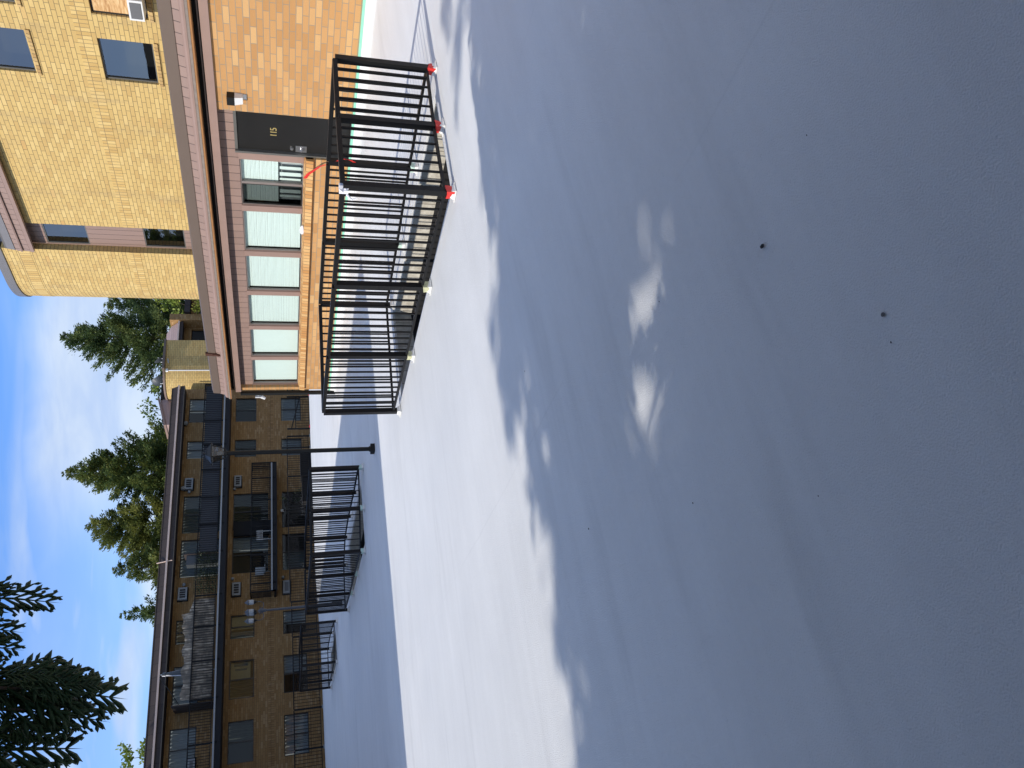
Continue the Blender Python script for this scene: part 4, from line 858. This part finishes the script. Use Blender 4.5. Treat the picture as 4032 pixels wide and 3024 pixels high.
def conifer(base, h, rad, label, mat='needles', seed=1, z_start=.12, n_wh=58, asc=.35, dens=1.0, leaf_l=.23, group='conifers behind the far block', power=.85, mat2=None):
    rng = np.random.default_rng(seed); bx, by, bz = base
    root = thing('conifer_tree', base, label, 'tree', group)
    tr = MB(); tr.tube([(bx, by, bz), (bx+.1, by, bz+h*.5), (bx+rng.normal()*.1, by, bz+h*.985)], [h*.018, h*.011, .012], 9)
    P, D, L = [], [], []; lob = rng.uniform(.75, 1.2, 12); br = MB()
    for iw in range(n_wh):
        t = z_start+(1-z_start)*(iw+rng.random())/n_wh; z = bz+h*t
        prof = rad*((1-t)/(1-z_start))**power*(.55+.45*min(1, (t-z_start)/.12+.3))
        for k_ in range(int(rng.integers(4, 7))):
            a = rng.uniform(0, 2*np.pi); Lb = (prof*rng.uniform(.6, 1.18)*lob[int(a/(2*np.pi)*12) % 12]+.12)
            slope = asc*(1.9*t-.75)+rng.normal()*.12; d = np.array([np.cos(a), np.sin(a), slope]); d /= np.linalg.norm(d)
            p0 = np.array([bx, by, z])
            if Lb > .8 and k_ % 2 == 0: br.tube([p0, p0+d*Lb*.85], [.02+.012*Lb, .008], 4)
            m_ = max(4, int(Lb*21*dens))
            s_ = rng.uniform(.18, 1.0, m_)**.75
            droop = np.stack([np.zeros(m_), np.zeros(m_), -.10*Lb*s_**2+.16*Lb*s_**4*(1 if t > .4 else .4)], 1)
            c = p0+d*Lb*s_[:, None]+droop; side = np.array([-np.sin(a), np.cos(a), 0])
            for rep in range(5):
                sg = rng.choice([-1, 1], m_)*rng.uniform(.2, 1.0, m_)
                dd = d*rng.uniform(.5, 1.1, m_)[:, None]+side*sg[:, None]+np.array([0, 0, .15])+rng.normal(size=(m_, 3))*.28
                P.append(c+rng.normal(size=(m_, 3))*.10*min(1, Lb)+side*(sg*.28*Lb*(1-s_*.75))[:, None]*rng.uniform(.2, 1, m_)[:, None]); D.append(dd); L.append(rng.uniform(.5, 1.25, m_)*leaf_l*(.55+.45*min(1, Lb/1.5)))
    P, D, L = np.concatenate(P), np.concatenate(D), np.concatenate(L)
    V, F = blades(P, D, L, L*.38, rng)
    fast_mesh('crown', V, F, mat, root, mat2, (np.repeat(rng.random(len(F)) < .35, 1).astype(int)) if mat2 else None)
    tr.build('trunk', 'bark', root, True); br.build('branches', 'bark', root)
    return root
def broadleaf(base, h, rad, label, mat='leaves', seed=1, n_cl=60, per=70, size=.22, group='leafy trees behind the far block', zc=.68, cat='tree'):
    rng = np.random.default_rng(seed); bx, by, bz = base
    root = thing('leafy_tree', base, label, cat, group)
    tr = MB(); tr.tube([(bx, by, bz), (bx, by, bz+h*.55)], [h*.022, h*.012], 9)
    P, D = [], []
    for i in range(n_cl):
        d = rng.normal(size=3); d /= np.linalg.norm(d); q = rng.random()**.45
        c = np.array([bx+d[0]*rad*q, by+d[1]*rad*q, bz+h*zc+d[2]*h*(1-zc)*q])
        if i % 3 == 0: tr.tube([(bx, by, bz+h*.45), ((bx+c[0])/2, (by+c[1])/2, (bz+h*.55+c[2])/2), tuple(c)], [h*.008, h*.005, .008], 5)
        r = rad*rng.uniform(.12, .3); e = rng.normal(size=(per, 3)); e /= np.linalg.norm(e, axis=1, keepdims=True)
        P.append(c+e*r*(rng.random((per, 1))**.5)*np.array([1, 1, .7])); D.append(rng.normal(size=(per, 3))+e*.6)
    P, D = np.concatenate(P), np.concatenate(D); L = rng.uniform(.6, 1.3, len(P))*size
    V, F = blades(P, D, L, L*.62, rng); fast_mesh('crown', V, F, mat, root); tr.build('trunk', 'bark', root, True)
    return root
B = -3.3
conifer((25.9, 52, B), 18.8, 6.0, 'tallest dense conifer behind the middle of the far roof', 'needles', 3, .3, 74, .55, 1.15, mat2='needles_olive', power=.95)
conifer((22.4, 53, B), 17.2, 4.6, 'olive conifer standing against the left flank of the tallest one', 'needles_olive', 9, .4, 54, .5, 1.1, power=.8)
conifer((29.2, 54.5, B), 15.0, 3.4, 'dark ragged conifer on the right flank of the tallest one', 'needles_blue', 15, .4, 44, .9, .8, power=.7)
conifer((18.9, 52, B), 15.2, 3.4, 'slim pointed conifer left of the tallest group', 'needles_olive', 21, .42, 46, .5, 1.0, power=.9, mat2='needles')
conifer((16.0, 52, B), 14.4, 2.5, 'small conifer at the left end of the row', 'needles', 27, .45, 40, .5, 1.0, power=.9)
conifer((38.2, 53.5, B), 20.8, 7.2, 'tall open conifer between the yellow tower and the curved tower', 'needles_blue', 33, .3, 72, .75, .95, power=.9, mat2='needles')
conifer((42.6, 55, B), 18.5, 4.5, 'dark conifer half hidden behind the rounded yellow brick corner', 'needles', 39, .3, 50, .7, 1.0, power=.8)
broadleaf((37.3, 50.5, B), 14.2, 4.3, 'yellow-green leafy tree in front of the tall open conifer', 'leaves', 5, 70, 80, .26)
broadleaf((31.5, 52, B), 14.6, 2.7, 'light olive tree rising behind the roof house and dishes', 'leaves', 7, 46, 60, .24, zc=.78)
broadleaf((27.9, 51, B), 12.3, 1.6, 'low leafy tree top beside the pink roof house', 'leaves', 8, 22, 45, .22, zc=.8)
broadleaf((8.0, 52, B), 14.6, 1.5, 'wispy leafy tree top at the left end of the far roof', 'leaves', 12, 26, 42, .2, zc=.82)
broadleaf((34.7, 44.1, 4.0), 3.6, 1.3, 'yellow-green vine hanging in front of the shaded block windows', 'vine', 14, 30, 32, .2, None, .5, 'vine')

conifer((.55, 39.2, -1.25), 14.0, 2.6, 'unseen dense conifer added left of the far deck to shade the top balcony', 'needles', 51, .34, 60, .45, 1.2, leaf_l=.3, group=None, power=.55)  # tree added out of view to keep sun off the balcony

# near cedar: unseen crown, placed and thickened overhead to darken the foreground
def frond_template(rng, detail):
    """flat spray: rachis with two rows of twigs, each twig a thin pyramid"""
    V, F = [], []
    def twig(p, d, L, w_):
        d = d/np.linalg.norm(d); a = np.cross(d, np.array([0, 0, 1.0])); a /= np.linalg.norm(a); c = np.cross(a, d); i = len(V)
        m_ = p+d*L*.55
        for q, s_ in ((p, .35), (m_, 1.0)):
            V.extend([q+a*w_*.5*s_, q-a*w_*.5*s_, q+c*w_*.35*s_])
        V.append(p+d*L)
        F.extend([(i, i+1, i+4, i+3), (i+1, i+2, i+5, i+4), (i+2, i, i+3, i+5), (i+3, i+4, i+6, i+6), (i+4, i+5, i+6, i+6), (i+5, i+3, i+6, i+6)])
    z = np.zeros(3); X = np.array([1.0, 0, 0])
    twig(z, X, 1.0, .036)
    n = 9 if detail else 9 if detail is False else 6
    for i in range(n):
        s_ = .06+.88*i/n
        for sg in (-1, 1):
            an = np.radians(rng.uniform(30, 46))*sg; L = (.42*(1-s_)**.7+.07)*rng.uniform(.8, 1.15)
            d = np.array([np.cos(an), np.sin(an), rng.normal()*.08]); p = X*s_+rng.normal(size=3)*.004
            twig(p, d, L, .055 if detail else .05 if detail is False else .12)
            for j in range(int(L*9) if detail else int(L*6) if detail is False else 1):
                u = .25+.7*(j+.5)/max(1, int(L*9) if detail else int(L*6)); sg2 = 1 if j % 2 else -1
                a2 = an+np.radians(rng.uniform(28, 42))*sg2
                twig(p+d*L*u, np.array([np.cos(a2), np.sin(a2), rng.normal()*.1]), L*(.5*(1-u)+.16)*rng.uniform(.8, 1.2), .048 if detail else .06)
    return np.array(V), F
rngc = np.random.default_rng(77)
TPL = [frond_template(rngc, True) for _ in range(4)]; TPS = [frond_template(rngc, False) for _ in range(3)]
def put_fronds(lst, tpls, rng):
    VV, FF, n = [], [], 0
    for (p, d, nrm, sc) in lst:
        V, F = tpls[int(rng.integers(len(tpls)))]; d = np.asarray(d, float); d /= np.linalg.norm(d); y = np.cross(np.asarray(nrm, float), d); y /= np.linalg.norm(y); zz = np.cross(d, y)
        Q = V.copy(); Q[:, 2] -= .10*Q[:, 0]**2
        VV.append(np.asarray(p)+sc*(Q[:, :1]*d+Q[:, 1:2]*y+Q[:, 2:3]*zz)); FF += [tuple(q+n for q in f) for f in F]; n += len(V)
    return np.concatenate(VV), FF
tx, ty = -.75, -.55
def mixed(name, V, F, mat, parent):
    F = np.array(F, np.int32); q = F[F[:, 2] != F[:, 3]]; t3 = F[F[:, 2] == F[:, 3]][:, :3]
    return fast_mesh(name, V, np.concatenate([q[:, [0, 1, 2]], q[:, [0, 2, 3]], t3]), mat, parent)
def visible_zone(p):
    b_ = math.degrees(math.atan2(p[0], p[1])); e_ = math.degrees(math.atan2(p[2]-1.6, math.hypot(p[0], p[1])))
    h_ = math.hypot(p[0], p[1])
    return p[1] > -.5 and ((b_ > 5.0 and e_ < 19.5) or (h_ < 4.2 and b_ > -14 and e_ < 27))
SUN_GAPS = [(3.91, 2.27, 0.13), (3.62, 2.28, 0.14), (3.46, 2.32, 0.10), (3.12, 1.81, 0.10), (2.98, 1.88, 0.10), (3.20, 2.61, 0.07), (3.44, 3.14, 0.05), (3.24, 3.07, 0.06), (2.57, 2.01, 0.08), (2.36, 2.23, 0.08), (2.54, 3.00, 0.09), (1.70, 2.84, 0.07), (1.53, 2.75, 0.09), (1.39, 2.73, 0.10), (1.24, 2.71, 0.09), (1.07, 2.61, 0.07), (0.98, 2.56, 0.06), (0.50, 3.75, 0.07), (0.39, 3.72, 0.08), (0.52, 2.25, 0.07), (0.33, 2.24, 0.07), (0.25, 2.24, 0.06), (0.58, 2.88, 0.05), (0.75, 4.59, 0.08), (3.48, 4.30, 0.07)]
def cedar(root, x0, y0, z0, z1, rad, taper_z, whorls, per, ymax, n_fr, sc_rng, tpl, rng, gaps=0.0):
    """crown of flat drooping sprays on whorled limbs"""
    br = MB(); fr = []; gap = rng.random((12, 16)) < gaps
    for iw in range(whorls):
        z = z0+(z1-z0)*iw/whorls; Rz = rad if z < taper_z else rad*max(.05, 1-(z-taper_z)/(z1-taper_z+.4))**.85
        for k_ in range(per):
            a = rng.uniform(0, 2*np.pi)
            if gap[int(iw/whorls*12), int(a/(2*np.pi)*16) % 16] and rng.random() < .85: continue
            Lb = Rz*rng.uniform(.84, 1.05); d = np.array([np.cos(a), np.sin(a), rng.normal()*.05+.02])
            p0 = np.array([x0, y0, z]); tip = p0+d*Lb+np.array([0, 0, -.10*Lb])
            if tip[1] > ymax: tip = p0+(tip-p0)*((ymax-y0)/(tip[1]-y0))
            if not visible_zone(tip): br.tube([p0, (p0+tip)/2+np.array([0, 0, .12]), tip], [.035, .02, .006], 5)
            for j in range(int(4+Lb*n_fr)):
                s_ = rng.uniform(.12, 1.0); p = p0+(tip-p0)*s_+np.array([0, 0, .25*s_*(1-s_)]); sd_ = np.array([-np.sin(a), np.cos(a), 0])*rng.choice([-1, 1])
                fd = d*rng.uniform(.3, 1)+sd_*rng.uniform(.3, 1.1)+np.array([0, 0, rng.uniform(-.75, -.05)]); sc = rng.uniform(*sc_rng)
                e = p+fd/np.linalg.norm(fd)*sc
                if visible_zone(e) or visible_zone(p) or e[1] > ymax+.15: continue
                fr.append((p, fd, np.array([rng.normal()*.35, rng.normal()*.35, 1.0]), sc))
    D_ = -np.array(sdir)/np.linalg.norm(np.array(sdir)); u_s = np.linspace(0, 1, 6)
    P_ = np.array([f[0] for f in fr]); Fd = np.array([np.asarray(f[1], float)/np.linalg.norm(f[1])*f[3] for f in fr]); keep = np.ones(len(fr), bool)
    for (gx, gy, r_) in SUN_GAPS:                      # fronds removed along sun rays to set light spots on the deck
        rel = (P_[:, None, :]+Fd[:, None, :]*u_s[None, :, None])-np.array([gx, gy, 0.0]); along = rel @ D_
        keep &= (np.linalg.norm(rel-along[..., None]*D_, axis=2).min(1) > (r_*.3 if gx < .7 else r_*1.05 if gx < 2 else r_*.95+.012))
    fr = [f for f, q in zip(fr, keep) if q]
    V, F = put_fronds(fr, tpl, rng); mixed('crown', V, F, 'cedar', root); return br
tc_ = thing('cedar_tree', (-9.5, .1, 0), 'tall dark cedar left of the view whose crown shades the foreground deck', 'tree')
mb = MB(); mb.tube([(-9.5, .1, 0), (-9.45, .1, 8), (-9.5, .15, 16.5)], [.42, .26, .02], 14); mb.build('trunk', 'bark', tc_, True)
cedar(tc_, -9.5, .1, 5.0, 16.4, 4.75, 9.9, 36, 10, 4.85, 2.5, (.9, 1.35), [frond_template(rngc, None) for _ in range(3)], rngc, .05).build('branches', 'bark', tc_)
cd_ = thing('cedar_tree', (tx, ty, 0), 'near-black cedar whose drooping sprays hang into the top left of the view', 'tree')
mb = MB(); mb.tube([(tx, ty, 0), (tx+.05, ty, 4), (tx-.05, ty+.1, 11.2)], [.26, .18, .02], 14); mb.build('trunk', 'bark', cd_, True)
branch_mb = cedar(cd_, tx, ty, 2.4, 8.5, 4.1, 5.0, 26, 14, 3.4, 5.0, (.6, .95), TPS, rngc)
# hanging sprays at the edge of the crown (seen top left)
SH = [((1.62, 4.62, 3.55), (1.60, 4.75, 2.78), .8, 5), ((1.50, 4.62, 3.6), (1.45, 4.78, 2.95), .8, 5), ((1.38, 4.6, 3.5), (1.33, 4.72, 2.92), .7, 5), ((1.22, 4.7, 3.45), (1.14, 4.95, 2.55), .75, 6), ((1.15, 4.6, 3.3), (1.08, 5.0, 2.42), .75, 7), ((1.05, 4.65, 3.2), (.97, 5.0, 2.5), .7, 6), ((.85, 4.6, 3.4), (.83, 4.98, 2.62), .7, 6), ((.78, 4.6, 3.3), (.74, 4.95, 2.75), .7, 5), ((1.25, 4.5, 3.5), (1.22, 4.85, 2.95), .6, 5), ((.95, 4.5, 3.5), (.93, 4.85, 2.9), .6, 5)]
hang = []
for (a, b_, sc, n) in SH:
    O_ = np.array([0, 0, 1.6]); a, b_ = O_+.86*(np.array(a)-O_), O_+.86*(np.array(b_)-O_); L = np.linalg.norm(b_-a); cnt = max(3, n-2)
    hub = np.array([tx+.3, ty+.6, 4.6]); branch_mb.tube([hub, (hub+a)/2+np.array([0, 0, .25]), a+(a-hub)*.0, a*.55+b_*.45], [.03, .022, .012, .005], 6)
    for j in range(cnt):
        s_ = j/cnt*.62; p = a+(b_-a)*s_+rngc.normal(size=3)*.035; d = (b_-a)/L+np.array([rngc.normal()*.22, rngc.normal()*.15, 0]); l_ = sc*L*rngc.uniform(.38, .62)
        if j == 0: p, d, l_ = a+(b_-a)*.32, (b_-a), L*.68
        hang.append((p, d, np.array([.3+rngc.normal()*.25, -1.0, .25+rngc.normal()*.25]), l_))
V, F = put_fronds(hang, TPL, rngc); mixed('hanging_sprays', V, F, 'cedar', cd_)
branch_mb.build('branches', 'bark', cd_)

# ------------------------------------------------------------------ grit on the deck
def pebble(x, y, r, mat, label, group=None, seed=0, el=1.0):
    q = random.Random(seed); mb = MB(); rings = []
    for i in range(5):
        th = math.pi*i/4; rings.append([(x+r*el*math.sin(th)*math.cos(k_*math.pi/4)*q.uniform(.7, 1.2), y+r*math.sin(th)*math.sin(k_*math.pi/4)*q.uniform(.7, 1.2), .001+r*.6*(1+math.cos(th))*q.uniform(.9, 1.05)) for k_ in range(8)])
    for i in range(4):
        for k_ in range(8): mb.quad([rings[i][k_], rings[i][(k_+1) % 8], rings[i+1][(k_+1) % 8], rings[i+1][k_]])
    return tag(mb.build('pebble', mat), label, 'pebble', group)
pebble(1.60, 1.67, .011, 'grit', 'largest dark pebble, lying alone in the foreground shade', None, 1, .65)
pebble(1.07, 1.36, .007, 'grit_grey', 'second pebble, small and grey, nearer than the dark one', None, 2)
for i, (x, y, r) in enumerate(((1.74, 1.31, .003), (.99, 1.38, .0035), (.76, 1.88, .003), (1.05, 2.59, .004), (1.91, 2.37, .0035), (1.38, 3.68, .005), (2.71, 4.15, .004))):
    pebble(x, y, r*.7, 'grit', 'tiny dark crumb of grit on the shaded white deck', 'crumbs of grit scattered over the deck', i+10, 1.6)
